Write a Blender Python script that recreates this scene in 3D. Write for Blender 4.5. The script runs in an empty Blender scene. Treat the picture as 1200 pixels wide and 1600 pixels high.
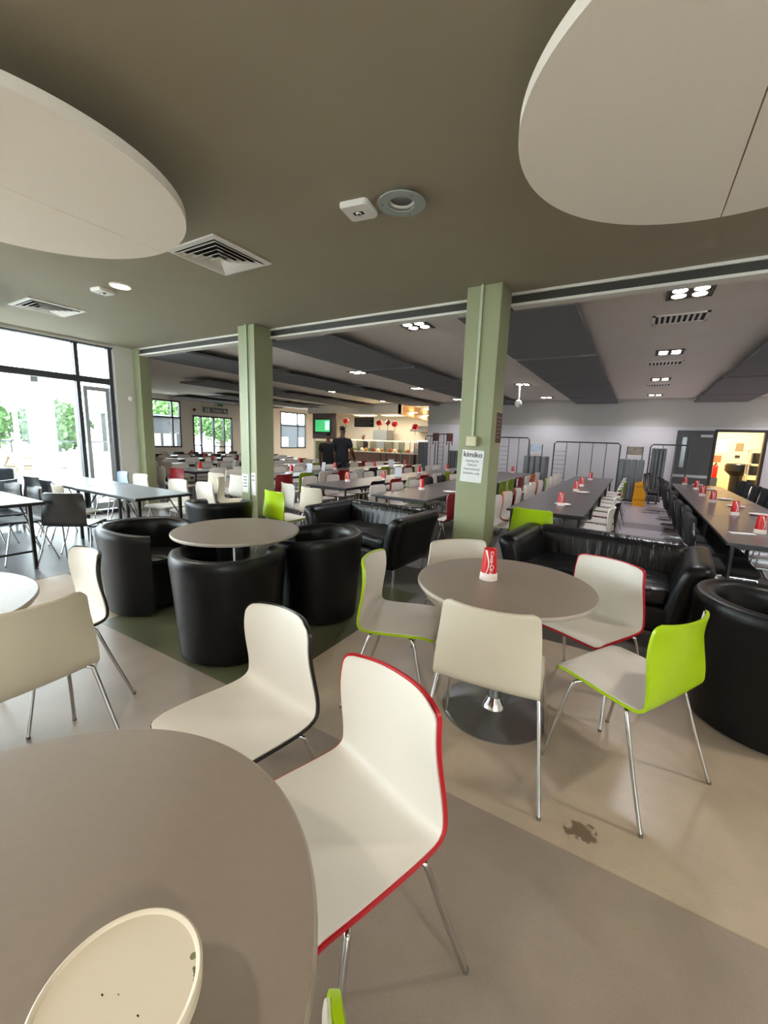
import bpy, bmesh, math, random
from mathutils import Vector, Matrix
random.seed(7)
SC = bpy.context.scene
COL = SC.collection
PI = math.pi
R = math.radians

# ------------------------------------------------------------------ camera
def make_camera():
    yaw, pit, rol = R(30.745), R(9.904), R(-1.848)
    fwd = Vector((-math.sin(yaw)*math.cos(pit), math.cos(yaw)*math.cos(pit), -math.sin(pit)))
    right = Vector((math.cos(yaw), math.sin(yaw), 0))
    down = fwd.cross(right)
    c, s = math.cos(rol), math.sin(rol)
    r2 = c*right + s*down
    d2 = -s*right + c*down
    cam = bpy.data.cameras.new('camera')
    cam.sensor_fit = 'HORIZONTAL'; cam.sensor_width = 36.0; cam.lens = 36.0*649.47/1200.0
    cam.clip_start = 0.02; cam.clip_end = 200
    o = bpy.data.objects.new('camera', cam); COL.objects.link(o)
    m = Matrix((( r2.x, -d2.x, -fwd.x, 0), (r2.y, -d2.y, -fwd.y, 0), (r2.z, -d2.z, -fwd.z, 1.5), (0, 0, 0, 1)))
    o.matrix_world = m
    SC.camera = o
make_camera()

# ------------------------------------------------------------------ world, exposure
W = bpy.data.worlds.new('overcast_sky'); SC.world = W; W.use_nodes = True
bg = W.node_tree.nodes['Background']; bg.inputs[0].default_value = (0.86, 0.93, 1.0, 1); bg.inputs[1].default_value = 8.0
SC.view_settings.view_transform = 'Standard'; SC.view_settings.look = 'None'
SC.view_settings.gamma = 1.0; SC.view_settings.exposure = 1.07; SC.view_settings.use_curve_mapping = False
SC.cycles.use_denoising = True
SC.cycles.max_bounces = 8; SC.cycles.diffuse_bounces = 5; SC.cycles.glossy_bounces = 4
SC.cycles.sample_clamp_indirect = 6.0
SC.cycles.caustics_reflective = False; SC.cycles.caustics_refractive = False

LAMP_MAIN = 56.0     # downlights of the near room, seen and added (W)
LAMP_HALL = 58.0     # four-lamp fittings of the hall (W)
LAMP_SERV = 26.0     # kitchen panels (W)

# ------------------------------------------------------------------ materials
def lin(r, g, b):
    f = lambda v: (v/255/12.92) if v/255 <= .04045 else ((v/255+.055)/1.055)**2.4
    return (f(r), f(g), f(b), 1)
MATS = {}
def mat(name, rgb, rough=.5, metal=0.0, noise=0.0, scale=8.0, bump=0.0, bscale=None, spec=.5, coat=0.0, emit=None, estr=0.0, trans=0.0):
    if name in MATS: return MATS[name]
    m = bpy.data.materials.new(name); m.use_nodes = True
    nt = m.node_tree; p = nt.nodes['Principled BSDF']
    c = lin(*rgb)
    p.inputs['Base Color'].default_value = c
    p.inputs['Roughness'].default_value = rough; p.inputs['Metallic'].default_value = metal
    p.inputs['Specular IOR Level'].default_value = spec; p.inputs['Coat Weight'].default_value = coat
    if trans: p.inputs['Transmission Weight'].default_value = trans
    tc = nt.nodes.new('ShaderNodeTexCoord')
    nz = nt.nodes.new('ShaderNodeTexNoise'); nz.inputs['Scale'].default_value = scale; nz.inputs['Detail'].default_value = 5
    nt.links.new(tc.outputs['Object'], nz.inputs['Vector'])
    if noise:
        mx = nt.nodes.new('ShaderNodeMix'); mx.data_type = 'RGBA'
        mx.inputs[6].default_value = tuple(max(0, v*(1-noise)) for v in c[:3])+(1,)
        mx.inputs[7].default_value = tuple(min(1, v*(1+noise)) for v in c[:3])+(1,)
        nt.links.new(nz.outputs['Fac'], mx.inputs[0]); nt.links.new(mx.outputs[2], p.inputs['Base Color'])
    if bump:
        n2 = nt.nodes.new('ShaderNodeTexNoise'); n2.inputs['Scale'].default_value = bscale or scale*4; n2.inputs['Detail'].default_value = 3
        nt.links.new(tc.outputs['Object'], n2.inputs['Vector'])
        b = nt.nodes.new('ShaderNodeBump'); b.inputs['Strength'].default_value = bump; b.inputs['Distance'].default_value = .01
        nt.links.new(n2.outputs['Fac'], b.inputs['Height']); nt.links.new(b.outputs[0], p.inputs['Normal'])
    if emit:
        p.inputs['Emission Color'].default_value = lin(*emit); p.inputs['Emission Strength'].default_value = estr
    MATS[name] = m
    return m

def glass_mat():
    m = bpy.data.materials.new('window_glass'); m.use_nodes = True; nt = m.node_tree
    for n in list(nt.nodes): nt.nodes.remove(n)
    out = nt.nodes.new('ShaderNodeOutputMaterial'); tr = nt.nodes.new('ShaderNodeBsdfTransparent'); gl = nt.nodes.new('ShaderNodeBsdfGlossy')
    tr.inputs[0].default_value = (.93, .96, .95, 1); gl.inputs['Roughness'].default_value = .02
    lw = nt.nodes.new('ShaderNodeLayerWeight'); lw.inputs[0].default_value = .5
    pw = nt.nodes.new('ShaderNodeMath'); pw.operation = 'POWER'; nt.links.new(lw.outputs['Facing'], pw.inputs[0]); pw.inputs[1].default_value = 5
    fr = nt.nodes.new('ShaderNodeMath'); fr.operation = 'MULTIPLY_ADD'; nt.links.new(pw.outputs[0], fr.inputs[0]); fr.inputs[1].default_value = .5; fr.inputs[2].default_value = .035
    tc = nt.nodes.new('ShaderNodeTexCoord'); nz = nt.nodes.new('ShaderNodeTexNoise'); nz.inputs['Scale'].default_value = 1.2
    nt.links.new(tc.outputs['Object'], nz.inputs['Vector'])
    bp = nt.nodes.new('ShaderNodeBump'); bp.inputs['Strength'].default_value = .02; nt.links.new(nz.outputs['Fac'], bp.inputs['Height']); nt.links.new(bp.outputs[0], gl.inputs['Normal'])
    mx = nt.nodes.new('ShaderNodeMixShader'); nt.links.new(fr.outputs[0], mx.inputs[0]); nt.links.new(tr.outputs[0], mx.inputs[1]); nt.links.new(gl.outputs[0], mx.inputs[2])
    nt.links.new(mx.outputs[0], out.inputs[0]); return m
GLASS = glass_mat()

def floor_mat():
    """sheet vinyl: the colour fields welded into the floor, with scuffs and one stain"""
    m = bpy.data.materials.new('vinyl_floor'); m.use_nodes = True; nt = m.node_tree; p = nt.nodes['Principled BSDF']
    N = nt.nodes.new; L = nt.links.new
    tc = N('ShaderNodeTexCoord'); sp = N('ShaderNodeSeparateXYZ'); L(tc.outputs['Object'], sp.inputs[0])
    def cmp(ax, op, v):
        n = N('ShaderNodeMath'); n.operation = op; L(sp.outputs[ax], n.inputs[0]); n.inputs[1].default_value = v; return n.outputs[0]
    def mul(*a):
        r = a[0]
        for b in a[1:]:
            n = N('ShaderNodeMath'); n.operation = 'MULTIPLY'; L(r, n.inputs[0]); L(b, n.inputs[1]); r = n.outputs[0]
        return r
    def box(x0, x1, y0, y1): return mul(cmp('X', 'GREATER_THAN', x0), cmp('X', 'LESS_THAN', x1), cmp('Y', 'GREATER_THAN', y0), cmp('Y', 'LESS_THAN', y1))
    def mix(fac, a, b):
        n = N('ShaderNodeMix'); n.data_type = 'RGBA'; L(fac, n.inputs[0])
        if isinstance(a, tuple): n.inputs[6].default_value = a
        else: L(a, n.inputs[6])
        if isinstance(b, tuple): n.inputs[7].default_value = b
        else: L(b, n.inputs[7])
        return n.outputs[2]
    grey, beige, green, slate, hall, dark = lin(150, 136, 124), lin(182, 165, 145), lin(88, 88, 66), lin(124, 126, 130), lin(186, 176, 184), lin(110, 105, 102)
    c = mix(cmp('Y', 'GREATER_THAN', 1.51), grey, beige)
    c = mix(box(-30, -1.735, 1.51, 30), c, green)
    c = mix(box(-5.0, -3.5, -9, 1.9), c, beige)
    c = mix(box(-30, -5.02, 1.4, 30), c, slate)
    c = mix(box(-30, 30, 3.27, 4.55), c, dark)
    c = mix(box(-2.6, -1.69, 3.27, 3.55), c, green)
    c = mix(cmp('Y', 'GREATER_THAN', 4.55), c, dark)
    c = mix(box(-.4, 30, 7.9, 30), c, hall)
    c = mix(box(-.4, 30, 9.0, 9.7), c, lin(140, 134, 138))
    n1 = N('ShaderNodeTexNoise'); n1.inputs['Scale'].default_value = 2.2; n1.inputs['Detail'].default_value = 8; n1.inputs['Roughness'].default_value = .65; L(tc.outputs['Object'], n1.inputs['Vector'])
    rp = N('ShaderNodeMapRange'); rp.inputs[1].default_value = .3; rp.inputs[2].default_value = .7; rp.inputs[3].default_value = .86; rp.inputs[4].default_value = 1.12; L(n1.outputs['Fac'], rp.inputs[0])
    n2 = N('ShaderNodeTexNoise'); n2.inputs['Scale'].default_value = 160; L(tc.outputs['Object'], n2.inputs['Vector'])
    r2 = N('ShaderNodeMapRange'); r2.inputs[1].default_value = .3; r2.inputs[2].default_value = .7; r2.inputs[3].default_value = .94; r2.inputs[4].default_value = 1.05; L(n2.outputs['Fac'], r2.inputs[0])
    v = N('ShaderNodeVectorMath'); v.operation = 'SCALE'; L(c, v.inputs[0]); L(mul(rp.outputs[0], r2.outputs[0]), v.inputs['Scale'])
    # spilt-drink stain
    vd = N('ShaderNodeVectorMath'); vd.operation = 'DISTANCE'; L(tc.outputs['Object'], vd.inputs[0]); vd.inputs[1].default_value = (-.015, 1.62, 0)
    n3 = N('ShaderNodeTexNoise'); n3.inputs['Scale'].default_value = 22; n3.inputs['Detail'].default_value = 6; L(tc.outputs['Object'], n3.inputs['Vector'])
    st = N('ShaderNodeMath'); st.operation = 'MULTIPLY_ADD'; L(n3.outputs['Fac'], st.inputs[0]); st.inputs[1].default_value = .2; L(vd.outputs['Value'], st.inputs[2])
    s2 = N('ShaderNodeMapRange'); s2.inputs[1].default_value = .135; s2.inputs[2].default_value = .15; s2.inputs[3].default_value = .75; s2.inputs[4].default_value = 0; L(st.outputs[0], s2.inputs[0])
    c2 = mix(s2.outputs[0], v.outputs[0], lin(88, 66, 48))
    L(c2, p.inputs['Base Color'])
    rr = N('ShaderNodeMapRange'); rr.inputs[3].default_value = .22; rr.inputs[4].default_value = .42; L(n1.outputs['Fac'], rr.inputs[0]); L(rr.outputs[0], p.inputs['Roughness'])
    b = N('ShaderNodeBump'); b.inputs['Strength'].default_value = .05; b.inputs['Distance'].default_value = .004; L(n2.outputs['Fac'], b.inputs['Height']); L(b.outputs[0], p.inputs['Normal'])
    return m

M_white = mat('white_polypropylene', (220, 214, 204), .48, noise=.04, scale=5)
M_cream = mat('cream_polypropylene', (208, 199, 178), .5, noise=.04, scale=5)
M_red = mat('red_plastic', (188, 22, 38), .32, noise=.05)
M_dred = mat('dark_red_plastic', (136, 16, 26), .35, noise=.05)
M_lime = mat('lime_plastic', (170, 205, 12), .32, noise=.05)
M_green = mat('green_plastic', (120, 146, 24), .38, noise=.05)
M_orange = mat('orange_plastic', (196, 84, 36), .38, noise=.05)
M_black = mat('black_plastic', (22, 22, 24), .35, noise=.1)
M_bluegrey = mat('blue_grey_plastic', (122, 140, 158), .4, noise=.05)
M_chrome = mat('chrome', (205, 205, 205), .12, metal=1, noise=.05)
M_steel = mat('brushed_steel', (150, 150, 150), .38, metal=.9, noise=.1, scale=30)
M_foot = mat('rubber_foot', (96, 88, 78), .7, noise=.1)
M_top = mat('taupe_laminate', (146, 132, 120), .38, noise=.06, scale=60, bump=.02, bscale=200)
M_edge = mat('laminate_edge', (176, 166, 154), .5, noise=.06)
M_dtop = mat('grey_laminate', (92, 88, 88), .3, noise=.07, scale=40)
M_dedge = mat('black_edging', (34, 33, 34), .45, noise=.1)
M_leather = mat('black_leather', (8, 8, 9), .36, noise=.2, scale=14, bump=.08, bscale=60, spec=.3)
def creased(name, sx, sy, sz):
    m = mat(name, (13, 13, 16), .3, noise=.2, scale=9, spec=.45)
    nt = m.node_tree; p = nt.nodes['Principled BSDF']; tc = nt.nodes.new('ShaderNodeTexCoord'); mp = nt.nodes.new('ShaderNodeMapping'); mp.inputs['Scale'].default_value = (sx, sy, sz)
    n = nt.nodes.new('ShaderNodeTexNoise'); n.inputs['Scale'].default_value = 1; n.inputs['Detail'].default_value = 3; n.inputs['Distortion'].default_value = .6
    b = nt.nodes.new('ShaderNodeBump'); b.inputs['Strength'].default_value = .55; b.inputs['Distance'].default_value = .022
    nt.links.new(tc.outputs['Object'], mp.inputs[0]); nt.links.new(mp.outputs[0], n.inputs['Vector']); nt.links.new(n.outputs['Fac'], b.inputs['Height']); nt.links.new(b.outputs[0], p.inputs['Normal'])
    return m
M_wrinkle = creased('creased_black_leather', 19, 8, 2.4)
M_seatcrease = creased('creased_seat_leather', 9, 22, 6)
M_ceil = mat('taupe_ceiling_paint', (158, 150, 130), .75, noise=.05, scale=2, bump=.05, bscale=120)
M_hceil = mat('hall_ceiling_paint', (230, 224, 216), .8, noise=.06, scale=2)
M_raft = mat('white_acoustic_felt', (252, 245, 233), .9, noise=.03, scale=60)
M_baffle = mat('grey_acoustic_felt', (116, 116, 119), .95, noise=.05, scale=50)
M_sage = mat('sage_green_paint', (152, 157, 121), .5, noise=.05, scale=3, bump=.05, bscale=60)
M_wall = mat('pale_lilac_wall_paint', (208, 205, 208), .6, noise=.03, scale=2)
M_wallg = mat('grey_wall_paint', (190, 186, 182), .7, noise=.03, scale=2)
M_wallw = mat('white_wall_paint', (226, 222, 214), .6, noise=.03, scale=2)
M_track = mat('dark_track_metal', (66, 64, 60), .5, metal=.3, noise=.1)
M_trim = mat('white_trim', (225, 222, 212), .5, noise=.03)
M_frame = mat('window_frame_grey', (72, 74, 80), .4, metal=.3, noise=.08)
M_wht = mat('white_enamel', (236, 234, 228), .4, noise=.02)
M_slot = mat('dark_slot', (26, 25, 24), .8, noise=.1)
M_paper = mat('white_paper', (238, 238, 236), .8, noise=.02)
M_ink = mat('black_ink', (24, 24, 24), .7, noise=.05)
M_cupred = mat('cup_red', (206, 18, 24), .38, noise=.05)
M_cupwht = mat('cup_white', (240, 226, 220), .5, noise=.03)
M_buttercup = mat('buttercream_paper', (226, 215, 194), .55, noise=.04, scale=10)
M_sign = mat('yellow_plastic', (236, 164, 20), .4, noise=.05)
M_lampglow = mat('lamp_glow', (255, 246, 226), .4, emit=(255, 243, 218), estr=9.0, noise=.01)
M_panelglow = mat('light_panel_glow', (255, 255, 250), .4, emit=(255, 244, 222), estr=5.0, noise=.01)
M_frost = mat('frosted_glass', (190, 202, 196), .25, noise=.04, trans=.35)
M_door = mat('dark_door_paint', (62, 62, 64), .45, noise=.06)
M_litbulkhead = mat('orange_lit_bulkhead', (196, 146, 86), .5, noise=.12, scale=6)
M_counter = mat('brown_counter_panel', (112, 84, 66), .5, noise=.12, scale=8)
M_grey = mat('grey_folded_table', (104, 108, 110), .45, noise=.1, scale=9)
M_skin = mat('skin', (88, 58, 44), .55, noise=.06)
M_navy = mat('navy_cotton', (20, 22, 30), .9, noise=.15, scale=30)
M_blackcloth = mat('black_cotton', (16, 16, 18), .9, noise=.15, scale=30)
M_jeans = mat('grey_denim', (52, 54, 60), .9, noise=.15, scale=30)
M_hair = mat('black_hair', (12, 11, 11), .7, noise=.2)
M_fabric = mat('black_upholstery', (24, 24, 27), .85, noise=.15, scale=60, bump=.1)
M_paving = mat('terrace_paving', (160, 160, 156), .8, noise=.08, scale=3)
M_leaf = mat('tree_leaf', (84, 118, 64), .6, noise=.25, scale=3)
M_bark = mat('bark', (96, 80, 64), .9, noise=.2)
M_wood = mat('weathered_wood', (150, 130, 108), .8, noise=.15, scale=12)

# ------------------------------------------------------------------ mesh helpers
class MB:
    def __init__(s): s.v = []; s.f = []; s.m = []
    def add(s, v, f, mi=0):
        b = len(s.v); s.v += [tuple(p) for p in v]; s.f += [tuple(i+b for i in q) for q in f]; s.m += [mi]*len(f); return s
    def box(s, x0, x1, y0, y1, z0, z1, mi=0):
        v = [(x0,y0,z0),(x1,y0,z0),(x1,y1,z0),(x0,y1,z0),(x0,y0,z1),(x1,y0,z1),(x1,y1,z1),(x0,y1,z1)]
        return s.add(v, [(0,3,2,1),(4,5,6,7),(0,1,5,4),(1,2,6,5),(2,3,7,6),(3,0,4,7)], mi)
    def cyl(s, c, r, z0, z1, n=24, r1=None, mi=0):
        r1 = r if r1 is None else r1
        v = [(c[0]+r*math.cos(2*PI*i/n), c[1]+r*math.sin(2*PI*i/n), z0) for i in range(n)] + [(c[0]+r1*math.cos(2*PI*i/n), c[1]+r1*math.sin(2*PI*i/n), z1) for i in range(n)]
        f = [(i, (i+1) % n, n+(i+1) % n, n+i) for i in range(n)] + [tuple(range(n-1, -1, -1)), tuple(range(n, 2*n))]
        return s.add(v, f, mi)
    def lathe(s, prof, n=32, c=(0, 0), mi=0, cap=True):
        v = []; f = []
        for r, z in prof: v += [(c[0]+r*math.cos(2*PI*i/n), c[1]+r*math.sin(2*PI*i/n), z) for i in range(n)]
        for k in range(len(prof)-1):
            for i in range(n): f.append((k*n+i, k*n+(i+1) % n, (k+1)*n+(i+1) % n, (k+1)*n+i))
        if cap:
            f.append(tuple(range(n-1, -1, -1))); f.append(tuple((len(prof)-1)*n+i for i in range(n)))
        return s.add(v, f, mi)
    def tube(s, path, r, n=8, mi=0, r1=None):
        P = [Vector(p) for p in path]; v = []; f = []; up = None
        for k, p in enumerate(P):
            t = (P[min(k+1, len(P)-1)]-P[max(k-1, 0)]).normalized()
            if up is None:
                up = Vector((0, 0, 1)) if abs(t.z) < .9 else Vector((1, 0, 0))
            a = t.cross(up).normalized(); b = a.cross(t).normalized(); up = b
            rr = r if r1 is None else r+(r1-r)*k/(len(P)-1)
            v += [p+a*rr*math.cos(2*PI*i/n)+b*rr*math.sin(2*PI*i/n) for i in range(n)]
        for k in range(len(P)-1):
            for i in range(n): f.append((k*n+i, k*n+(i+1) % n, (k+1)*n+(i+1) % n, (k+1)*n+i))
        f.append(tuple(range(n-1, -1, -1))); f.append(tuple((len(P)-1)*n+i for i in range(n)))
        return s.add(v, f, mi)
    def xf(s, M):
        s.v = [tuple(M @ Vector(p)) for p in s.v]; return s
    def mesh(s, name, mats, smooth=False, bevel=0, fix=True):
        me = bpy.data.meshes.new(name); me.from_pydata(s.v, [], s.f)
        for m in (mats if isinstance(mats, (list, tuple)) else [mats]): me.materials.append(m)
        for p, i in zip(me.polygons, s.m): p.material_index = i
        if fix or bevel:
            bm = bmesh.new(); bm.from_mesh(me); 
            if fix: bmesh.ops.recalc_face_normals(bm, faces=bm.faces)
            if bevel:
                bmesh.ops.bevel(bm, geom=[e for e in bm.edges if e.is_manifold and e.calc_face_angle(0) > .6], offset=bevel, segments=3, profile=.5, affect='EDGES', clamp_overlap=True)
            bm.to_mesh(me); bm.free()
        if smooth:
            for p in me.polygons: p.use_smooth = True
            try: me.set_sharp_from_angle(angle=R(40))
            except Exception: pass
        return me
    def build(s, name, mats, parent=None, smooth=False, bevel=0, fix=True):
        return link(name, s.mesh(name, mats, smooth, bevel, fix), parent)
def link(name, me, parent=None):
    o = bpy.data.objects.new(name, me); COL.objects.link(o)
    if parent: o.parent = parent
    return o
def thing(name, label, cat, loc=(0, 0, 0), rz=0, group=None):
    o = bpy.data.objects.new(name, None); COL.objects.link(o); o.empty_display_size = .1
    o.location = loc; o.rotation_euler = (0, 0, rz)
    return tag(o, label, cat, group)
def tag(o, label, cat, group=None):
    o['label'] = label; o['category'] = cat
    if group: o['group'] = group
    return o
def struct(o): o['kind'] = 'structure'; return o
def dup(root, loc, rz, label=None, group=None):
    def rec(o, par):
        c = o.copy(); COL.objects.link(c); c.parent = par
        for ch in o.children: rec(ch, c)
        return c
    r = rec(root, None); r.location = loc; r.rotation_euler = (0, 0, rz)
    if label: r['label'] = label
    if group: r['group'] = group
    return r
def rbox(w, d, h, bev, z0=0, cx=0, cy=0, seg=4, sub=0):
    bm = bmesh.new(); bmesh.ops.create_cube(bm, size=1)
    bmesh.ops.scale(bm, vec=(w, d, h), verts=bm.verts)
    bmesh.ops.bevel(bm, geom=list(bm.edges), offset=bev, segments=seg, profile=.5, affect='EDGES')
    if sub: bmesh.ops.subdivide_edges(bm, edges=[e for e in bm.edges if e.calc_length() > .15], cuts=sub, use_grid_fill=True)
    bmesh.ops.translate(bm, vec=(cx, cy, z0+h/2), verts=bm.verts)
    return bm
def bmobj(name, bm, m, parent=None, smooth=True):
    me = bpy.data.meshes.new(name); bmesh.ops.recalc_face_normals(bm, faces=bm.faces); bm.to_mesh(me); bm.free(); me.materials.append(m)
    if smooth:
        for p in me.polygons: p.use_smooth = True
    return link(name, me, parent)
def text_mb(s, size, align='CENTER', extrude=.0005, shear=0.0, bold=0.0):
    cu = bpy.data.curves.new('lettering', 'FONT'); cu.body = s; cu.size = size; cu.align_x = align; cu.extrude = extrude; cu.shear = shear; cu.offset = bold; cu.resolution_u = 2
    o = bpy.data.objects.new('lettering', cu); COL.objects.link(o)
    dg = bpy.context.evaluated_depsgraph_get(); me = bpy.data.meshes.new_from_object(o.evaluated_get(dg))
    b = MB(); b.add([tuple(v.co) for v in me.vertices], [tuple(p.vertices) for p in me.polygons])
    bpy.data.objects.remove(o); bpy.data.meshes.remove(me); bpy.data.curves.remove(cu)
    return b

CEIL = 3.0; WX = -8.3; YB = 4.53; YF = 15.6; XL = -16.5; XR = 4.8; YN = -4.5
# ------------------------------------------------------------------ room shell
def plane(name, x0, x1, y0, y1, z, m, t=.05, up=True):
    b = MB().box(x0, x1, y0, y1, z-t if up else z, z if up else z+t); return struct(b.build(name, m))
M_floor = floor_mat()
fl = MB().add([(WX,YN,0),(XR,YN,0),(XR,YF,0),(XL,YF,0),(XL,9.2,0),(WX+.02,YB+.05,0), (WX,YN,-.1),(XR,YN,-.1),(XR,YF,-.1),(XL,YF,-.1),(XL,9.2,-.1),(WX+.02,YB+.05,-.1)],
    [(0,1,2,3,4,5),(11,10,9,8,7,6),(0,6,7,1),(1,7,8,2),(2,8,9,3),(3,9,10,4),(4,10,11,5),(5,11,6,0)])
struct(fl.build('floor', M_floor))
struct(MB().box(WX-.2, XR+.1, YN-.1, YB+.06, CEIL, CEIL+.12).build('ceiling', M_ceil))
hc = MB().add([(WX-.15,YB+.06,CEIL),(XR+.1,YB+.06,CEIL),(XR+.1,YF+.1,CEIL),(XL-.1,YF+.1,CEIL),(XL-.1,9.3,CEIL),(WX-.15,YB+.06,CEIL+.12),(XR+.1,YB+.06,CEIL+.12),(XR+.1,YF+.1,CEIL+.12),(XL-.1,YF+.1,CEIL+.12),(XL-.1,9.3,CEIL+.12)],
    [(0,4,3,2,1),(5,6,7,8,9),(0,1,6,5),(1,2,7,6),(2,3,8,7),(3,4,9,8),(4,0,5,9)])
struct(hc.build('ceiling_hall', M_hceil))
struct(MB().box(XR, XR+.1, YN, YF, 0, CEIL).build('wall_right', M_wallw))
nw = MB().box(WX, XR, YN-.1, YN, 0, .8); nw.box(WX, XR, YN-.1, YN, 2.85, CEIL)
for k in range(6): nw.box(WX+k*2.6, WX+k*2.6+.1, YN-.1, YN, .8, 2.85)
struct(nw.build('wall_near', M_wallw))
nw = MB()
for k in (1, 2, 3): nw.box(WX+k*2.6+.1, WX+(k+1)*2.6, YN-.1, YN, .8, 2.85)  # unseen bays closed off to cut fill light from behind the camera
struct(nw.build('wall_near_infill', M_wallw))
for k in (0, 4):
    o_ = struct(MB().box(WX+k*2.6+.1, WX+(k+1)*2.6, YN-.06, YN-.04, .8, 2.85).build('window_%d' % (8+k), GLASS))  # unseen windows added to let soft fill in behind the camera
# far wall with the lit doorway (door 1.98..3.0) and the servery opening to its side
DX0, DX1, DZ = 1.97, 3.02, 2.02
wb = MB()
wb.box(-7.35, DX0-.05, YF, YF+.12, 0, 2.16); wb.box(DX1+.05, XR, YF, YF+.12, 0, 2.16); wb.box(DX0-.05, DX1+.05, YF, YF+.12, DZ+.05, 2.16)
wo = struct(wb.build('wall_back', M_wall))
MB().box(-7.35, XR, YF-.004, YF+.12, 2.162, CEIL).build('upper_band', M_wallg, wo)
# diagonal outside wall between terrace and hall
dv = (Vector((XL, 9.2, 0))-Vector((WX+.02, YB+.02, 0)))
nn = Vector((-dv.y, dv.x, 0)).normalized()*.06
p0 = Vector((WX+.02, YB+.02, 0)); p1 = Vector((XL, 9.2, 0))
q = [p0, p1, p1-nn, p0-nn]
struct(MB().add([(a.x,a.y,0) for a in q]+[(a.x,a.y,CEIL) for a in q], [(0,1,2,3),(4,5,6,7),(0,1,5,4),(1,2,6,5),(2,3,7,6),(3,0,4,7)]).build('wall_terrace', M_wallw))

# columns
def column(name, x0, x1, y0, y1):
    o = MB().box(x0, x1, y0, y1, 0, CEIL).mesh(name, M_sage, bevel=.008); o = struct(link(name, o)); return o
c2 = column('trim_2', -1.61, -1.265, 4.18, 4.52)
c1 = column('trim_3', -5.0, -4.67, 4.22, 4.56)
c0 = column('trim_4', WX+.09, -8.0, 4.5, 4.7)
struct(MB().box(WX-.1, WX+.085, 4.17, 4.72, 0, CEIL).build('wall_pier', M_wallw))
# partition track between the rooms
def track(x0, x1, n):
    t = struct(MB().box(x0, x1, YB, YB+.1, 2.895, CEIL).build('trim_%d' % n, M_track))
    MB().box(x0, x1, YB-.018, YB, 2.972, 2.998).build('upper_rail', M_trim, t)
    MB().box(x0, x1, YB-.02, YB+.12, 2.868, 2.894).build('lower_rail', M_trim, t)
track(-8.0, -5.0, 5); track(-4.67, -1.61, 6); track(-1.265, XR, 7)

# window wall on the left
def window_wall():
    n = 1
    ys = [4.15, 3.62, 1.3, -1.0, -3.2, YN]
    sill = struct(MB().box(WX-.06, WX+.06, YN, 4.17, 0, .06).build('trim_8', M_frame))
    struct(MB().box(WX-.06, WX+.06, YN, 4.17, 2.93, CEIL).build('trim_9', M_frame))
    for a, b in zip(ys[:-1], ys[1:]):
        w = thing2('window_%d' % n); n += 1
        fr = MB().box(WX-.05, WX+.05, a-.06, a+.0, .06, 2.93)
        fr.build('mullion', M_frame, w)
        MB().box(WX-.05, WX+.05, b, a-.06, 2.31, 2.41).build('transom', M_frame, w)
        MB().box(WX-.012, WX+.012, b, a-.06, 2.41, 2.93).build('pane', GLASS, w)
        MB().box(WX-.012, WX+.012, b, a-.06, .06, 2.31).build('pane', GLASS, w)
        if n == 2:   # narrow door leaf in the end bay
            d = MB(); d.box(WX-.03, WX+.03, b+.04, b+.1, .08, 2.25); d.box(WX-.03, WX+.03, a-.14, a-.08, .08, 2.25); d.box(WX-.03, WX+.03, b+.1, a-.14, 2.18, 2.25); d.box(WX-.03, WX+.03, b+.1, a-.14, .08, .2)
            d.build('door_leaf_frame', mat('pale_aluminium', (196, 202, 206), .4, metal=.4, noise=.04), w)
def thing2(name):
    o = bpy.data.objects.new(name, None); COL.objects.link(o); o['kind'] = 'structure'; return o
window_wall()
# roller blind rail light strip along the window head
struct(MB().box(WX+.06, WX+.1, YN, 4.16, 2.955, 2.995).build('trim_10', M_trim))

# hall left wall with windows and glazed door
def hall_left():
    b = MB()
    b.box(XL-.1, XL, 9.2, 9.3, 0, CEIL); b.box(XL-.1, XL, 10.85, 11.4, 0, CEIL); b.box(XL-.1, XL, 13.45, 16.6, 0, CEIL)
    b.box(XL-.1, XL, 9.3, 10.85, 2.8, CEIL); b.box(XL-.1, XL, 11.4, 13.45, 2.27, CEIL); b.box(XL-.1, XL, 9.3, 10.85, 0, .9)
    b.box(XL-.1, XL, 16.6, 18.6, 2.8, CEIL); b.box(XL-.1, XL, 16.6, 18.6, 0, .85)
    struct(b.build('wall_left', M_wallw))
    w = thing2('window_6')
    for y in (9.3, 10.45, 10.79): MB().box(XL-.08, XL+.02, y, y+.06, .9, 2.8).build('mullion', M_frame, w)
    for z in (.9, 2.08, 2.74): MB().box(XL-.08, XL+.02, 9.3, 10.85, z, z+.06).build('transom', M_frame, w)
    MB().box(XL-.04, XL-.02, 9.36, 10.79, .96, 2.74).build('pane', GLASS, w)
    d = thing2('door_1')
    for y in (11.4, 11.78, 12.42, 12.98, 13.39): MB().box(XL-.08, XL+.02, y, y+.06, 0, 2.27).build('door_post', M_frame, d)
    for y0, y1, z in ((11.46, 11.78, .95), (12.48, 12.98, .9), (13.04, 13.39, .9)): MB().box(XL-.08, XL+.02, y0, y1, z, z+.06).build('mid_rail', M_frame, d)
    MB().box(XL-.08, XL+.02, 11.4, 13.45, 2.2, 2.27).build('head_rail', M_frame, d)
    for y0, y1 in ((11.46, 11.78), (11.84, 12.42), (12.48, 12.98), (13.04, 13.39)): MB().box(XL-.04, XL-.02, y0, y1, .02, 2.2).build('pane', GLASS, d)
    w2 = thing2('window_7')
    for y in (16.6, 17.9, 18.54): MB().box(XL-.08, XL+.02, y, y+.06, .85, 2.8).build('mullion', M_frame, w2)
    for z in (.85, 2.05, 2.74): MB().box(XL-.08, XL+.02, 16.6, 18.6, z, z+.06).build('transom', M_frame, w2)
    MB().box(XL-.04, XL-.02, 16.66, 18.54, .9, 2.74).build('pane', GLASS, w2)
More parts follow.
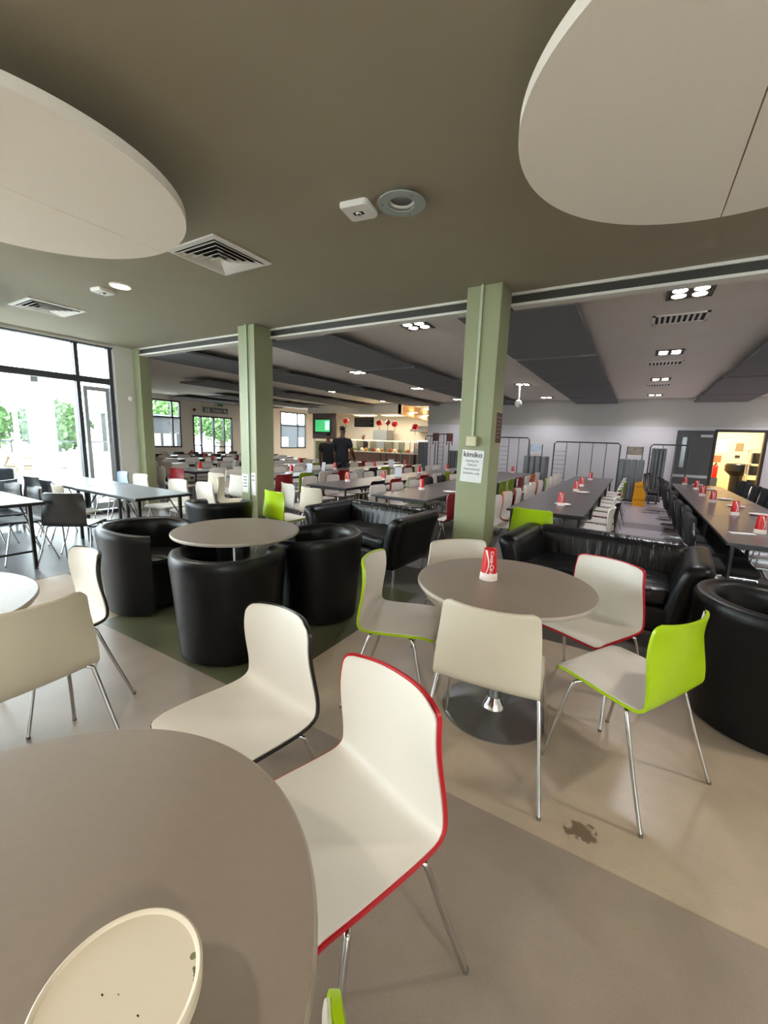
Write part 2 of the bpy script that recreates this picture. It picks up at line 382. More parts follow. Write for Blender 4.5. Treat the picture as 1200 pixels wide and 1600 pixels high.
hall_left()
# end wall beside the servery (room corner at the far left)
struct(MB().box(XL-.1, XL, 18.6, 21.0, 0, CEIL).build('wall_servery_left', M_wallw))
struct(MB().box(XL-.1, -7.25, 21.0, 21.1, 0, CEIL).build('wall_servery_back', mat('cream_tile', (214, 206, 186), .4, noise=.05)))
struct(MB().box(-7.35, -7.25, YF+.12, 21.0, 0, CEIL).build('wall_servery_right', M_wallw))
struct(MB().box(XL-.1, -7.25, YF+.1, 21.1, CEIL, CEIL+.1).build('ceiling_servery', M_wallw))
struct(MB().box(XL-.1, -7.25, YF, 21.1, -.1, 0).build('floor_servery', mat('brown_quarry_tile', (120, 104, 94), .5, noise=.08)))
struct(MB().box(-13.7, -8.6, YF, YF+.15, 2.58, CEIL).build('trim_11', M_wallw))
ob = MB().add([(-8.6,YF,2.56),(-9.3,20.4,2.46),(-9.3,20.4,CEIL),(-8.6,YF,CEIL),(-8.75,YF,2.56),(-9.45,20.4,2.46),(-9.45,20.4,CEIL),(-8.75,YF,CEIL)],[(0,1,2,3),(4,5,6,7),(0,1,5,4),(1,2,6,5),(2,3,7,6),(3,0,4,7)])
struct(ob.build('trim_12', M_litbulkhead))  # servery's warm light put into this bulkhead side's orange colour
# room behind the lit doorway
M_yel = mat('pale_yellow_paint', (240, 214, 160), .6, noise=.03)
bk = MB(); bk.box(.9, 4.7, 18.6, 18.7, 0, 2.7); bk.box(.8, .9, YF+.12, 18.7, 0, 2.7); bk.box(4.7, 4.8, YF+.12, 18.7, 0, 2.7)
struct(bk.build('wall_backroom', M_yel))
struct(MB().box(.8, 4.8, YF+.12, 18.7, 2.7, 2.8).build('ceiling_backroom', M_wallw))
struct(MB().box(.8, 4.8, YF, 18.7, -.1, 0).build('floor_backroom', mat('brown_mat', (110, 92, 66), .7, noise=.1)))
def doorway():
    d = thing2('door_2')
    f = MB(); f.box(DX0-.07, DX0, YF-.03, YF+.14, 0, DZ+.07); f.box(DX1, DX1+.07, YF-.03, YF+.14, 0, DZ+.07); f.box(DX0, DX1, YF-.03, YF+.14, DZ, DZ+.07)
    f.build('door_frame', mat('black_door_frame', (38, 32, 30), .5, noise=.1), d)
    # leaf folded back against the wall
    lf = MB().box(DX0-.98, DX0-.09, YF-.12, YF-.07, .02, DZ+.03).build('door_leaf', M_door, d)
    MB().box(DX0-.83, DX0-.72, YF-.128, YF-.12, .95, 1.85).build('vision_panel', mat('dim_glass', (120, 130, 134), .15, noise=.05), lf)
    MB().box(DX0-.4, DX0-.12, YF-.16, YF-.12, 1.86, 1.93).build('door_closer', M_steel, lf)
    MB().box(DX0-.97, DX0-.1, YF-.126, YF-.12, .66, .74).build('kick_plate', M_steel, lf)
doorway()

# ------------------------------------------------------------------ ceiling fittings
def raft(cx, cy, r, seam, label):
    t = thing('ceiling_raft', label, 'ceiling panel', (cx, cy, 2.775))
    n = 72; z0, z1 = 0, .055
    # two felt halves with a narrow open joint between them
    a0 = R(seam[0]); off = seam[1]; g = .003
    ux, uy = math.cos(a0), math.sin(a0); nx, ny = -uy, ux
    for side in (1, -1):
        lim = off+g*side
        h = math.sqrt(max(0, r*r-lim*lim)); pts = []
        ang0 = math.atan2(lim, h); ang1 = PI-ang0
        if side < 0: ang0, ang1 = PI-math.asin(lim/r), 2*PI+math.asin(lim/r)
        for i in range(n+1):
            a = ang0+(ang1-ang0)*i/n
            u, w = r*math.cos(a), r*math.sin(a)
            pts.append((ux*u+nx*w, uy*u+ny*w))
        m = len(pts)
        v = [(x, y, z0) for x, y in pts]+[(x, y, z1) for x, y in pts]
        f = [tuple(range(m-1, -1, -1)), tuple(range(m, 2*m))]+[(i, (i+1) % m, m+(i+1) % m, m+i) for i in range(m)]
        MB().add(v, f).build('felt_panel', M_raft, t)
    for k in range(4):
        a = PI/4+k*PI/2
        MB().cyl((.6*r*math.cos(a), .6*r*math.sin(a)), .004, z1, CEIL-2.775, 6).build('hanger', M_steel, t)
raft(.277, 2.241, .894, (90, .027), 'large round white acoustic ceiling panel with a visible seam')
raft(-3.105, 1.05, .917, (90, -.012), 'large round white acoustic ceiling panel beside the square air diffuser')
raft(-6.9, 1.25, .9, (60, -.2), 'round white acoustic ceiling panel near the window wall')

def diffuser(x, y, s, label, loc_z=CEIL, n=5, m=M_wht):
    t = thing('air_diffuser', label, 'air vent', (x, y, loc_z))
    def ring(s0, s1, z0, z1, th=.004):
        b = MB()
        c0 = [(-s0,-s0,z0),(s0,-s0,z0),(s0,s0,z0),(-s0,s0,z0)]; c1 = [(-s1,-s1,z1),(s1,-s1,z1),(s1,s1,z1),(-s1,s1,z1)]
        v = c0+c1+[(p[0],p[1],p[2]+th) for p in c0]+[(p[0],p[1],p[2]+th) for p in c1]
        f = []
        for i in range(4):
            j = (i+1) % 4; f += [(i,j,4+j,4+i),(8+i,12+i,12+j,8+j),(i,8+i,8+j,j),(4+i,4+j,12+j,12+i)]
        return b.add(v, f)
    h = s/2
    ring(h, h*.86, -.012, -.016, .012).build('frame', m, t)
    MB().box(-h*.86, h*.86, -h*.86, h*.86, -.002, -.0005).build('back_plate', M_slot, t)
    st = h*.86/(n+.3)
    for k in range(n):
        s0 = h*.84-k*st
        ring(s0, max(s0-st*.95, .01), -.026-.004*k, -.006, .003).build('louvre', m, t)
diffuser(-3.25, 2.58, .6, 'square white louvred air diffuser beside the large round panel')
diffuser(-6.55, 2.58, .6, 'square white louvred air diffuser close to the windows')

def downlight(x, y, lit, label, power=0):
    t = thing('downlight', label, 'ceiling light', (x, y, CEIL))
    if lit:
        MB().lathe([(.105,-.001),(.105,-.008),(.098,-.012),(.088,-.012),(.085,-.001)], 40, cap=False).build('trim_ring', M_wht, t, smooth=True)
        MB().cyl((0, 0), .086, -.009, -.001, 40).build('lamp_disc', M_lampglow, t)
    else:
        MB().lathe([(.1,-.001),(.1,-.014),(.09,-.017),(.078,-.014),(.07,-.001)], 40, cap=False).build('trim_ring', M_wht, t, smooth=True)
        MB().cyl((0, 0), .07, -.006, -.001, 40).build('reflector', M_steel, t)
        MB().lathe([(.15,-.034),(.152,-.03),(.15,-.026),(.085,-.026),(.083,-.03),(.085,-.034),(.15,-.034)], 48, cap=False).build('glass_ring', M_frost, t, smooth=True)
        for k in range(3):
            a = PI/2+k*2*PI/3; MB().cyl((.12*math.cos(a), .12*math.sin(a)), .006, -.04, -.001, 10).build('spacer_pin', M_chrome, t)
    if power:
        l = bpy.data.lights.new('lamp', 'SPOT'); l.energy = power; l.color = (1, .9, .76); l.spot_size = R(150); l.spot_blend = .6; l.shadow_soft_size = .09
        o = bpy.data.objects.new('lamp', l); COL.objects.link(o); o.parent = t; o.location = (0, 0, -.05)
downlight(-1.455, 2.54, False, 'unlit downlight with a suspended frosted glass ring')
downlight(-4.84, 2.58, True, 'round lit downlight above the window tables', LAMP_MAIN*.6)
for x, y, k in [(1.9, 2.54, 1), (1.9, -.9, 1), (-1.455, -.9, .6), (-4.84, -.9, 1), (-4.84, -3.4, 1), (-1.455, -3.4, 1), (1.9, -3.4, 1)]:  # out-of-view lamps added for light; right-hand ones follow the leg shadows
    downlight(x, y, True, 'unseen round downlight added to the ceiling grid', LAMP_MAIN*k)
for o in list(COL.objects):
    if o.get('label') == 'unseen round downlight added to the ceiling grid': o['group'] = 'added downlights around the camera'

def sensor(x, y, rz, sz, label):
    t = thing('emergency_light', label, 'emergency light', (x, y, CEIL), rz)
    b = MB(); pts = []
    for sx, sy in ((1, 1), (-1, 1), (-1, -1), (1, -1)):
        for k in range(5):
            a = {(1,1):0,(-1,1):PI/2,(-1,-1):PI,(1,-1):1.5*PI}[(sx,sy)]+PI/2*k/4
            pts.append((sx*(sz-.025)+.025*math.cos(a), sy*(sz-.025)+.025*math.sin(a)))
    m = len(pts); v = [(x_*.9, y_*.9, -.034) for x_, y_ in pts]+[(x_, y_, -.022) for x_, y_ in pts]+[(x_, y_, 0) for x_, y_ in pts]
    f = [tuple(range(m-1, -1, -1)), tuple(range(2*m, 3*m))]
    for k in (0, 1): f += [(k*m+i, k*m+(i+1) % m, (k+1)*m+(i+1) % m, (k+1)*m+i) for i in range(m)]
    b.add(v, f).build('housing', M_wht, t, smooth=True)
    MB().box(-.035, .035, -.016, .016, -.0375, -.034).build('lens_plate', M_slot, t)
    MB().lathe([(.02,-.038),(.018,-.043),(.01,-.046),(.001,-.047)], 20).build('lens', M_chrome, t, smooth=True)
sensor(-1.755, 2.5, R(8), .1, 'square white emergency light beside the frosted ring downlight')
sensor(-5.16, 2.56, R(8), .09, 'square white emergency light beside the lit downlight')
sn = MB().lathe([(.055, 0), (.055, -.02), (.04, -.045), (.001, -.05)], 24)
tag(sn.build('smoke_detector', M_wht, smooth=True), 'round white smoke detector above the window tables', 'smoke detector').location = (-7.55, 2.1, CEIL)

# grey baffles and four-lamp fittings of the hall
BX = [2.5, -.68, -3.79, -6.84, -9.9, -12.9, -15.2]
BY = [(4.665, 7.2), (7.35, 10.2), (10.4, 13.4), (13.5, 15.5)]
bz = 2.86
for x1 in BX:
    for k, (y0, y1) in enumerate(BY):
        if x1 < -9 and k == 0: continue
        if x1 < -12 and k < 2: continue
        cx, cy = x1-.61, (y0+y1)/2
        t = thing('acoustic_baffle', 'dark grey hanging acoustic panel, %s from the far wall, %s line from the doorway-side wall' % (['fourth', 'third', 'second', 'first'][k], ['first', 'second', 'third', 'fourth', 'fifth', 'sixth', 'seventh', 'eighth'][BX.index(x1)]), 'ceiling panel', (cx, cy, bz), 0, 'hall ceiling baffles')
        MB().box(-.605, .605, -(y1-y0)/2, (y1-y0)/2, 0, .045).build('felt_slab', M_baffle, t)
        for sx in (-1, 1):
            for sy in (-1, 1): MB().box(sx*.35-.003, sx*.35+.003, sy*.45-.003, sy*.45+.003, .045, CEIL-bz).build('hanger', M_steel, t)
def quad(x, y, a, b_):
    t = thing('four_lamp_fitting', 'black recessed four-spot fitting, %s from the far wall, %s line from the doorway-side wall' % (a, b_), 'ceiling light', (x, y, CEIL), 0, 'hall spotlight fittings')
    b = MB(); s = .17
    b.box(-s, s, -s, s, -.006, 0); b.build('tray', M_slot, t)
    f = MB(); f.box(-s-.02, s+.02, -s-.02, -s, -.014, 0); f.box(-s-.02, s+.02, s, s+.02, -.014, 0); f.box(-s-.02, -s, -s, s, -.014, 0); f.box(s, s+.02, -s, s, -.014, 0)
    f.build('frame', M_track, t)
    for i in (-1, 1):
        for j in (-1, 1):
            MB().cyl((i*.085, j*.085), .06, -.012, -.006, 20).build('spotlight', M_lampglow, t)
    l = bpy.data.lights.new('lamp', 'SPOT'); l.energy = LAMP_HALL; l.color = (.95, .93, 1); l.spot_size = R(140); l.spot_blend = .7; l.shadow_soft_size = .12
    o = bpy.data.objects.new('lamp', l); COL.objects.link(o); o.parent = t; o.location = (0, 0, -.04)
for x in (3.3, .265, -2.69, -5.7, -8.75, -11.7):
    for y in (5.2, 8.2, 11.25, 14.5):
        if x < -8 and y < 8: continue
        if x < -11 and y < 9: continue
        quad(x, y, {5.2: 'fourth', 8.2: 'third', 11.25: 'second', 14.5: 'first'}[y], {3.3: 'first', .265: 'second', -2.69: 'third', -5.7: 'fourth', -8.75: 'fifth', -11.7: 'sixth'}[x])
def slotvent(x, y, a):
    t = thing('slot_vent', 'rectangular white slotted hall ceiling vent, %s from the far wall' % a, 'air vent', (x, y, CEIL), 0, 'hall ceiling vents')
    w, d = .27, .2
    f = MB(); f.box(-w, w, -d, -d+.03, -.014, 0); f.box(-w, w, d-.03, d, -.014, 0); f.box(-w, -w+.03, -d, d, -.014, 0); f.box(w-.03, w, -d, d, -.014, 0); f.build('frame', M_wht, t)
    MB().box(-w+.02, w-.02, -d+.02, d-.02, -.004, 0).build('back_plate', M_slot, t)
    for k in range(8): MB().box(-w+.06+k*.055, -w+.085+k*.055, -d+.03, d-.03, -.012, -.004).build('blade', M_wht, t)
for y, a in ((6.16, 'third'), (9.2, 'second'), (12.25, 'first')): slotvent(.25, y, a)

# things on the columns
def col2():
    pt = thing('paper_notice', 'white paper notice reading kimiko on the sage pillar', 'notice', (-1.445, 4.1775, 1.255))
    MB().box(-.115, .115, -.001, .001, -.165, .165).build('sheet', M_paper, pt)
    for s, z, sz, bd in (('kimiko', .095, .075, .0012), ('Seating for', .045, .033, 0), ('Oxford', .003, .033, 0), ('International', -.039, .033, 0), ('Students only', -.082, .033, 0)):
        b = text_mb(s, sz, bold=bd); b.xf(Matrix.Translation((0, -.0016, z)) @ Matrix.Rotation(PI/2, 4, 'X')); b.build('lettering', M_ink, pt, fix=False)
    pt.rotation_euler = (0, R(2), 0)
    jb = thing('junction_box', 'cream junction box with conduit above the kimiko notice', 'junction box', (-1.455, 4.178, 1.51))
    bmobj('box_body', rbox(.11, .05, .1, .008, -.05, 0, -.025), mat('cream_conduit', (214, 208, 170), .5, noise=.03), jb)
    MB().box(-.012, .012, -.018, 0, .05, CEIL-1.51).build('conduit', mat('sage_conduit', (186, 196, 168), .5, noise=.03), jb)
    ps = thing('small_poster', 'narrow dark poster on the side of the sage pillar', 'poster', (-1.263, 4.41, 1.655))
    MB().box(-.001, .002, -.1, .1, -.155, .155).build('sheet', mat('dark_poster', (58, 34, 30), .5, noise=.2, scale=20), ps)
    for k in range(6): MB().box(.002, .003, -.07, .07-.02*(k % 3), .1-k*.04, .112-k*.04).build('print_line', mat('poster_print', (150, 110, 100), .6, noise=.2), ps)
    MB().box(-.001, .001, -.108, .108, -.163, .163).build('border', mat('poster_border', (196, 186, 150), .6, noise=.05), ps)
col2()
def col1():
    t = thing('cable_trunking', 'grey green vertical cable trunking on the pillar behind the tub chairs', 'trunking', (-4.82, 4.22, 0))
    MB().box(-.02, .02, -.02, 0, .1, CEIL).build('duct', mat('trunking_green', (150, 166, 140), .5, noise=.04), t)
    for k, (x0, x1, z0, z1) in enumerate(((-4.985, -4.85, .66, .93), (-4.79, -4.7, .63, .96))):
        p = thing('paper_notice', ['white paper notice with lines of text low on the pillar', 'narrow white paper strip low on the pillar beside trunking'][k], 'notice', ((x0+x1)/2, 4.2185, (z0+z1)/2))
        MB().box(-(x1-x0)/2, (x1-x0)/2, -.001, .001, -(z1-z0)/2, (z1-z0)/2).build('sheet', M_paper, p)
        for j in range(4 if k == 0 else 2): MB().box(-(x1-x0)*.3, (x1-x0)*.3, -.002, -.001, (z1-z0)*(.35-.17*j)-.006, (z1-z0)*(.35-.17*j)+.006).build('print_line', M_ink, p)
col1()

# ------------------------------------------------------------------ shell chair
def spline(pts, n):
    P = [Vector(p) for p in pts]; P = [2*P[0]-P[1]]+P+[2*P[-1]-P[-2]]; out = []
    seg = len(P)-3
    for i in range(n+1):
        t = i/n*seg; k = min(int(t), seg-1); u = t-k
        a, b, c, d = P[k:k+4]
        out.append(.5*((2*b)+(c-a)*u+(2*a-5*b+4*c-d)*u*u+(3*b-a-3*c+d)*u**3))
    return out
PROF = [(.236,.45,.212),(.21,.463,.22),(.1,.463,.228),(-.03,.456,.229),(-.11,.456,.228),(-.152,.465,.227),(-.177,.492,.226),(-.189,.55,.224),(-.195,.63,.219),(-.202,.715,.212),(-.213,.787,.205),(-.226,.826,.2)]
PROFB = [(.236,.45,.212),(.21,.463,.22),(.1,.463,.227),(-.04,.456,.229),(-.13,.455,.229),(-.166,.461,.229),(-.184,.481,.228),(-.191,.53,.226),(-.197,.62,.22),(-.203,.71,.212),(-.212,.785,.204),(-.22,.826,.199)]
def shell_surf(nu, nt, off, inset, kind='A'):
    boxy = kind == 'B'
    c = spline(PROFB if boxy else PROF, nt*2); rows = []
    L = [0]
    for i in range(1, len(c)): L.append(L[-1]+(Vector((c[i].x, c[i].y))-Vector((c[i-1].x, c[i-1].y))).length)
    tot = L[-1]
    def at(l):
        l = max(0, min(tot, l))
        for i in range(1, len(c)):
            if L[i] >= l:
                u = (l-L[i-1])/(L[i]-L[i-1]+1e-9); return c[i-1].lerp(c[i], u), (c[i]-c[i-1])
        return c[-1], c[-1]-c[-2]
    for k in range(nt+1):
        s = k/nt; s = s+.018*math.sin(2*PI*s)*0
        # denser rows close to both ends for the rounded corners
        s = .5-.5*math.cos(PI*s)*(.55)-.5*(1-2*s)*.45
        l = inset+(tot-2*inset)*s
        p, tg = at(l); tg = Vector((tg.x, tg.y)).normalized(); nrm = Vector((tg.y, -tg.x))
        # nrm must point to the sitter (up on the seat, forward on the back)
        if nrm.y < 0 and abs(tg.x) > abs(tg.y): nrm = -nrm
        if nrm.x < 0 and abs(tg.y) >= abs(tg.x): nrm = -nrm
        w = p.z-inset
        for d, rad in ((l-inset, .02), (tot-inset-l, .028 if boxy else .05)):
            if d < rad: w = w-rad+math.sqrt(max(0, rad*rad-(rad-d)**2))
        back = max(0, min(1, (p.y-.46)/(.34 if boxy else .34))); back = back*back*(3-2*back)
        row = []
        for j in range(nu+1):
            u = -1+2*j/nu
            x = u*w
            e = abs(u)**2.4
            dy = back*(.05 if boxy else .055)*e*(w/.2)
            dz = (1-back)*((.008 if boxy else .012)*e)*max(0, min(1, (.5-p.y)/.04))-(.012*abs(u)**2*max(0, 1-l/.06))
            nx = -back*.16*u*abs(u)
            row.append((x+nx*off*2, p.x+dy+nrm.x*off, p.y+dz+nrm.y*off))
        rows.append(row)
    return rows
def closed(rows_in, rows_out):
    b = MB(); nt = len(rows_in)-1; nu = len(rows_in[0])-1
    v = [p for r in rows_in for p in r]+[p for r in rows_out for p in r]; N = (nt+1)*(nu+1); f = []
    I = lambda k, j: k*(nu+1)+j
    for k in range(nt):
        for j in range(nu):
            f.append((I(k,j), I(k,j+1), I(k+1,j+1), I(k+1,j))); f.append((N+I(k,j), N+I(k+1,j), N+I(k+1,j+1), N+I(k,j+1)))
    for k in range(nt):
        f.append((I(k,0), I(k+1,0), N+I(k+1,0), N+I(k,0))); f.append((I(k,nu), N+I(k,nu), N+I(k+1,nu), I(k+1,nu)))
    for j in range(nu):
        f.append((I(0,j), N+I(0,j), N+I(0,j+1), I(0,j+1))); f.append((I(nt,j), I(nt,j+1), N+I(nt,j+1), N+I(nt,j)))
    return b.add(v, f)
SH = {}
def shells(lod, kind):
    if (lod, kind) not in SH:
        nu, nt = (18, 52) if lod else (6, 16)
        o = closed(shell_surf(nu, nt, 0, 0, kind), shell_surf(nu, nt, -.012, 0, kind))
        l = closed(shell_surf(nu, nt, .0035, .006, kind), shell_surf(nu, nt, -.001, .006, kind))
        SH[(lod, kind)] = (o, l)
    return SH[(lod, kind)]
CHM = {}
def legpath(sx, front):
    if front: return [(sx*.11, .05, .438), (sx*.19, .1, .438), (sx*.212, .118, .432), (sx*.222, .128, .41), (sx*.24, .165, .25), (sx*.262, .215, .004)]
    return [(sx*.11, -.05, .438), (sx*.19, -.1, .44), (sx*.215, -.118, .434), (sx*.226, -.13, .41), (sx*.248, -.19, .22), (sx*.274, -.265, .004)]
def chair(color, loc, rz, label, group=None, lod=1, lining=None, kind='B'):
    lining = lining or M_white
    t = thing('shell_chair', label, 'chair', (loc[0], loc[1], 0), rz, group)
    o, l = shells(lod, kind)
    k = (lod, kind, color.name)
    if k not in CHM: CHM[k] = o.mesh('outer_shell', color, smooth=True)
    link('outer_shell', CHM[k], t)
    k = (lod, kind, 'lin', lining.name)
    if k not in CHM: CHM[k] = l.mesh('seat_lining', lining, smooth=True)
    link('seat_lining', CHM[k], t)
    if lod:
        for sx in (-1, 1):
            for fr in (0, 1):
                k = ('leg', sx, fr)
                if k not in CHM: CHM[k] = MB().tube([tuple(p) for p in spline(legpath(sx, fr), 18)], .0085, 10).mesh('leg', M_chrome, smooth=True)
                lg = link('leg', CHM[k], t)
                k = ('cap', sx, fr)
                if k not in CHM:
                    p = legpath(sx, fr)[-1]; CHM[k] = MB().cyl((p[0], p[1]), .0092, 0, .012, 12).mesh('foot_cap', M_foot)
                link('foot_cap', CHM[k], lg)
        if 'plate' not in CHM:
            CHM['plate'] = MB().box(-.12, .12, -.07, .07, .43, .452).mesh('seat_bracket', M_steel)
        link('seat_bracket', CHM['plate'], t)
    else:
        if 'lf' not in CHM:
            b = MB()
            for sx in (-1, 1):
                for fr in (0, 1):
                    p = legpath(sx, fr); b.tube([p[0], p[2], p[3], p[5]], .009, 5)
            CHM['lf'] = b.mesh('leg_frame', M_chrome, smooth=True)
        link('leg_frame', CHM['lf'], t)
    return t

def round_table(x, y, r, h, label):
    t = thing('round_table', label, 'table', (x, y, 0))
    MB().lathe([(r-.03, h-.028), (r-.006, h-.024), (r, h-.014), (r, h-.006), (r-.004, h-.001), (r-.012, h-.0005)], 96).build('edge_band', M_edge, t, smooth=True)
    MB().cyl((0, 0), r-.006, h-.004, h, 96).build('tabletop', M_top, t)
    MB().lathe([(.12, h-.05), (.12, h-.029), (.04, h-.029)], 24).build('top_plate', M_steel, t)
    MB().cyl((0, 0), .038, .03, h-.04, 24).build('stem', M_steel, t, smooth=True)
    MB().lathe([(.29, 0), (.29, .006), (.27, .014), (.1, .022), (.075, .028)], 64).build('base', M_steel, t, smooth=True)
    MB().lathe([(.07, .026), (.062, .05), (.045, .075), (.04, .085)], 32).build('collar', M_chrome, t, smooth=True)
    return t
round_table(-.7225, .083, .504, .76, 'large taupe round table carrying the cream tub')
round_table(-.534, 2.193, .465, .76, 'taupe round pedestal table with one red cup stack')
round_table(-2.643, 2.174, .481, .76, 'taupe round pedestal table ringed by black tub chairs')
round_table(-2.53, .26, .55, .76, 'taupe round table glossy with window light beside cream chair')

chair(M_red, (-.59, .789), R(162.5), 'white chair with bright red rim pulled up to the tub table')
chair(M_black, (-1.144, .928), R(170.9), 'white chair with thin black rim at the tub table', kind='A')
chair(M_lime, (.091, 2.099), R(60.5), 'white chair with glossy lime back beside the single tub armchair')
chair(M_cream, (-.467, 1.828), R(5.5), 'cream chair turned to the cup table, its back bare and tallest')
chair(M_red, (-.137, 2.632), R(153.8), 'white chair with red rim in front of the black sofa')
chair(M_lime, (-1.082, 2.054), R(285), 'white chair with lime rim across from the lime-backed chair')
chair(M_cream, (-.865, 2.554), R(222.9), 'cream chair directly in front of the notice pillar')
chair(M_cream, (-2.14, .607), R(91), 'cream chair seen from behind at the glossy round table', lining=M_cream, kind='A')
chair(M_black, (-2.632, .918), R(174.8), 'white chair with black rim between round table and tub chair', kind='A')
chair(M_lime, (-.336, .086), R(112), 'white chair with lime rim tucked beside the tub table')

# cream paper tub on the near table
def tub():
    t = thing('paper_tub', 'cream paper food tub with rimmed lid on the near table', 'food tub', (-.447, .178, .76))
    r, z = .089, .09
    MB().lathe([(.062, 0), (.066, .002), (r-.006, z-.012)], 56).build('tub_body', M_buttercup, t, smooth=True)
    MB().lathe([(r-.004, z-.02), (r+.001, z-.018), (r+.002, z), (r-.001, z+.003), (r-.004, z+.002), (r-.006, z-.0005), (.02, z-.0015), (.001, z-.0015)], 64, cap=False).build('lid', M_buttercup, t, smooth=True)
    mo = mat('olive_print', (128, 124, 92), .7, noise=.2, scale=300)
    MB().lathe([(.0042, z-.0018), (.0042, z-.0004), (.001, z-.0004)], 12, c=(.041, .069)).build('round_mark', mo, t)
    rp = random.Random(2)
    for k in range(8):
        u = k/7; x, y = .0525+.0155*u, .0625-.0095*u; w_ = .0011+.0007*rp.random()
        MB().box(x-w_, x+w_, y-.0008-.0016*rp.random(), y+.0022*rp.random()+.0006, z-.0018, z-.0004).build('print_stroke', mo, t)
    for x, y in ((-.017, -.011), (.036, .001)): MB().box(x, x+.003, y, y+.0015, z-.002, z-.0009).build('speck', M_ink, t)
tub()

# ------------------------------------------------------------------ cups
CUP = {}
def cup_stack(x, y, z, label, group=None, near=False, rz=0, s=1.0):
    t = thing('cup_stack', label, 'cups', (x, y, z), rz, group)
    if not CUP:
        n = 40
        CUP['body'] = MB().lathe([(.0435, .04), (.034, .168), (.0335, .172), (.031, .172), (.03, .165), (.001, .165)], n, cap=False)
        b = MB(); pr = []
        for k in range(4):
            z0 = k*.0105; r0 = .0475-.0008*k
            pr += [(r0, z0+.001), (r0+.0015, z0+.004), (r0, z0+.0075), (r0-.0014, z0+.0095)]
        pr += [(.0436, .042)]
        b.lathe(pr, n, cap=False); CUP['rim'] = b
        w = MB(); m = 14; v = []; f = []
        for i in range(m+1):
            u = i/m; zz = .042+u*.126; rr = .0435+(.034-.0435)*((zz-.04)/.128)+.0004
            a = -1.9+.32*math.sin(u*3.6)-.12*u; wd = .12+.22*u**2
            v += [(rr*math.cos(a-wd/2), rr*math.sin(a-wd/2), zz), (rr*math.cos(a+wd/2), rr*math.sin(a+wd/2), zz)]
        for i in range(m): f.append((2*i, 2*i+1, 2*i+3, 2*i+2))
        w.add(v, f); CUP['rib'] = w
        tx = text_mb('Coca-Cola', .03, shear=.25, extrude=0, bold=.0006)
        vv = []
        for px, py, pz in tx.v:      # text runs down the cup wall
            zz = .104-px*1.0; a = -1.2+(py-.009)/.039; rr = .0435+(.034-.0435)*((zz-.04)/.128)+.0005
            vv.append((rr*math.cos(a), rr*math.sin(a), zz))
        tx.v = vv; CUP['txt'] = tx
        CUP['mb'] = CUP['body'].mesh('cup_body', M_cupred, smooth=True); CUP['mr'] = CUP['rim'].mesh('rim_stack', M_cupwht, smooth=True)
        CUP['mw'] = CUP['rib'].mesh('ribbon', M_cupwht, fix=False); CUP['mt'] = CUP['txt'].mesh('lettering', M_cupwht, fix=False)
    link('cup_body', CUP['mb'], t); link('rim_stack', CUP['mr'], t); link('ribbon', CUP['mw'], t)
    link('lettering', CUP['mt'], t)
    t.scale = (s, s, s)
    return t
cup_stack(-.62, 2.19, .76, 'stack of red and white paper cups on the round table', near=True, rz=R(14))

# ------------------------------------------------------------------ tub armchairs and sofas
TUBM = {}
def tub_chair(x, y, face, label, r=.385):
    t = thing('tub_chair', label, 'armchair', (x, y, 0), face-PI/2)
    if not TUBM:
        n = 40; a0, a1 = R(-48), R(228)     # wall sweep; front is +y (90 deg)
        sec = []
        def section(h):   # (radial offset, z) loop: outer wall up, over the roll, inner wall down
            pts = [(-.045, .02), (-.03, .25), (-.012, .5), (0, h-.07), (.002, h-.035), (-.012, h-.008), (-.04, h), (-.075, h-.008), (-.098, h-.035), (-.105, h-.08), (-.11, .5), (-.115, .3), (-.12, .02)]
            return pts
        v = []; f = []; k0 = len(section(.7))
        for i in range(n+1):
            a = -R(228)+R(276)*i/n-R(0)
            u = abs(i/n-.5)*2
            h = .72-.035*max(0, u-.55)/.45
            for dr, z in section(h):
                rr = .385+dr
                v.append((rr*math.cos(a), rr*math.sin(a)*1.0, z))
        for i in range(n):
            for k in range(k0):
                f.append((i*k0+k, i*k0+(k+1) % k0, (i+1)*k0+(k+1) % k0, (i+1)*k0+k))
        f.append(tuple(range(k0))); f.append(tuple(n*k0+k for k in range(k0)))
        b = MB().add(v, f); TUBM['wall'] = b.mesh('tub_wall', M_leather, smooth=True)
        c = MB().lathe([(.2, .4), (.255, .4), (.268, .41), (.27, .43), (.26, .45), (.2, .462), (.001, .466)], 36, cap=False); TUBM['cush'] = c.mesh('seat_cushion', M_wrinkle, smooth=True)
        d = MB().cyl((0, 0), .262, .05, .4, 36); TUBM['base'] = d.mesh('base_drum', M_leather, smooth=True)
        e = MB()
        for k in range(4): e.cyl((.2*math.cos(PI/4+k*PI/2), .2*math.sin(PI/4+k*PI/2)), .022, 0, .05, 12)
        TUBM['glide'] = MB().cyl((0, 0), .022, 0, .05, 12).mesh('glide', M_foot)
    link('tub_wall', TUBM['wall'], t); link('seat_cushion', TUBM['cush'], t); link('base_drum', TUBM['base'], t)
    for k in range(4):
        g = link('glide', TUBM['glide'], t); g.location = (.2*math.cos(PI/4+k*PI/2), .2*math.sin(PI/4+k*PI/2), 0)
    s = r/.385; t.scale = (s, s, 1)
    return t
tb = (-2.643, 2.174)
def facing(x, y, tx, ty): return math.atan2(ty-y, tx-x)
tub_chair(-2.36, 1.87, R(118), 'black leather tub chair with its rounded back turned to the black-rimmed white chair')
tub_chair(-3.55, 1.98, R(14), 'black leather tub chair nearest the window-side tables')
tub_chair(-2.25, 2.68, R(215), 'black leather tub chair between round table and the sofa with a leg showing')
tub_chair(-4.28, 3.27, R(128), 'black leather tub chair in front of the pillar with trunking')
tub_chair(.79, 2.92, R(20), 'single black leather tub chair at the sofa end', r=.41)

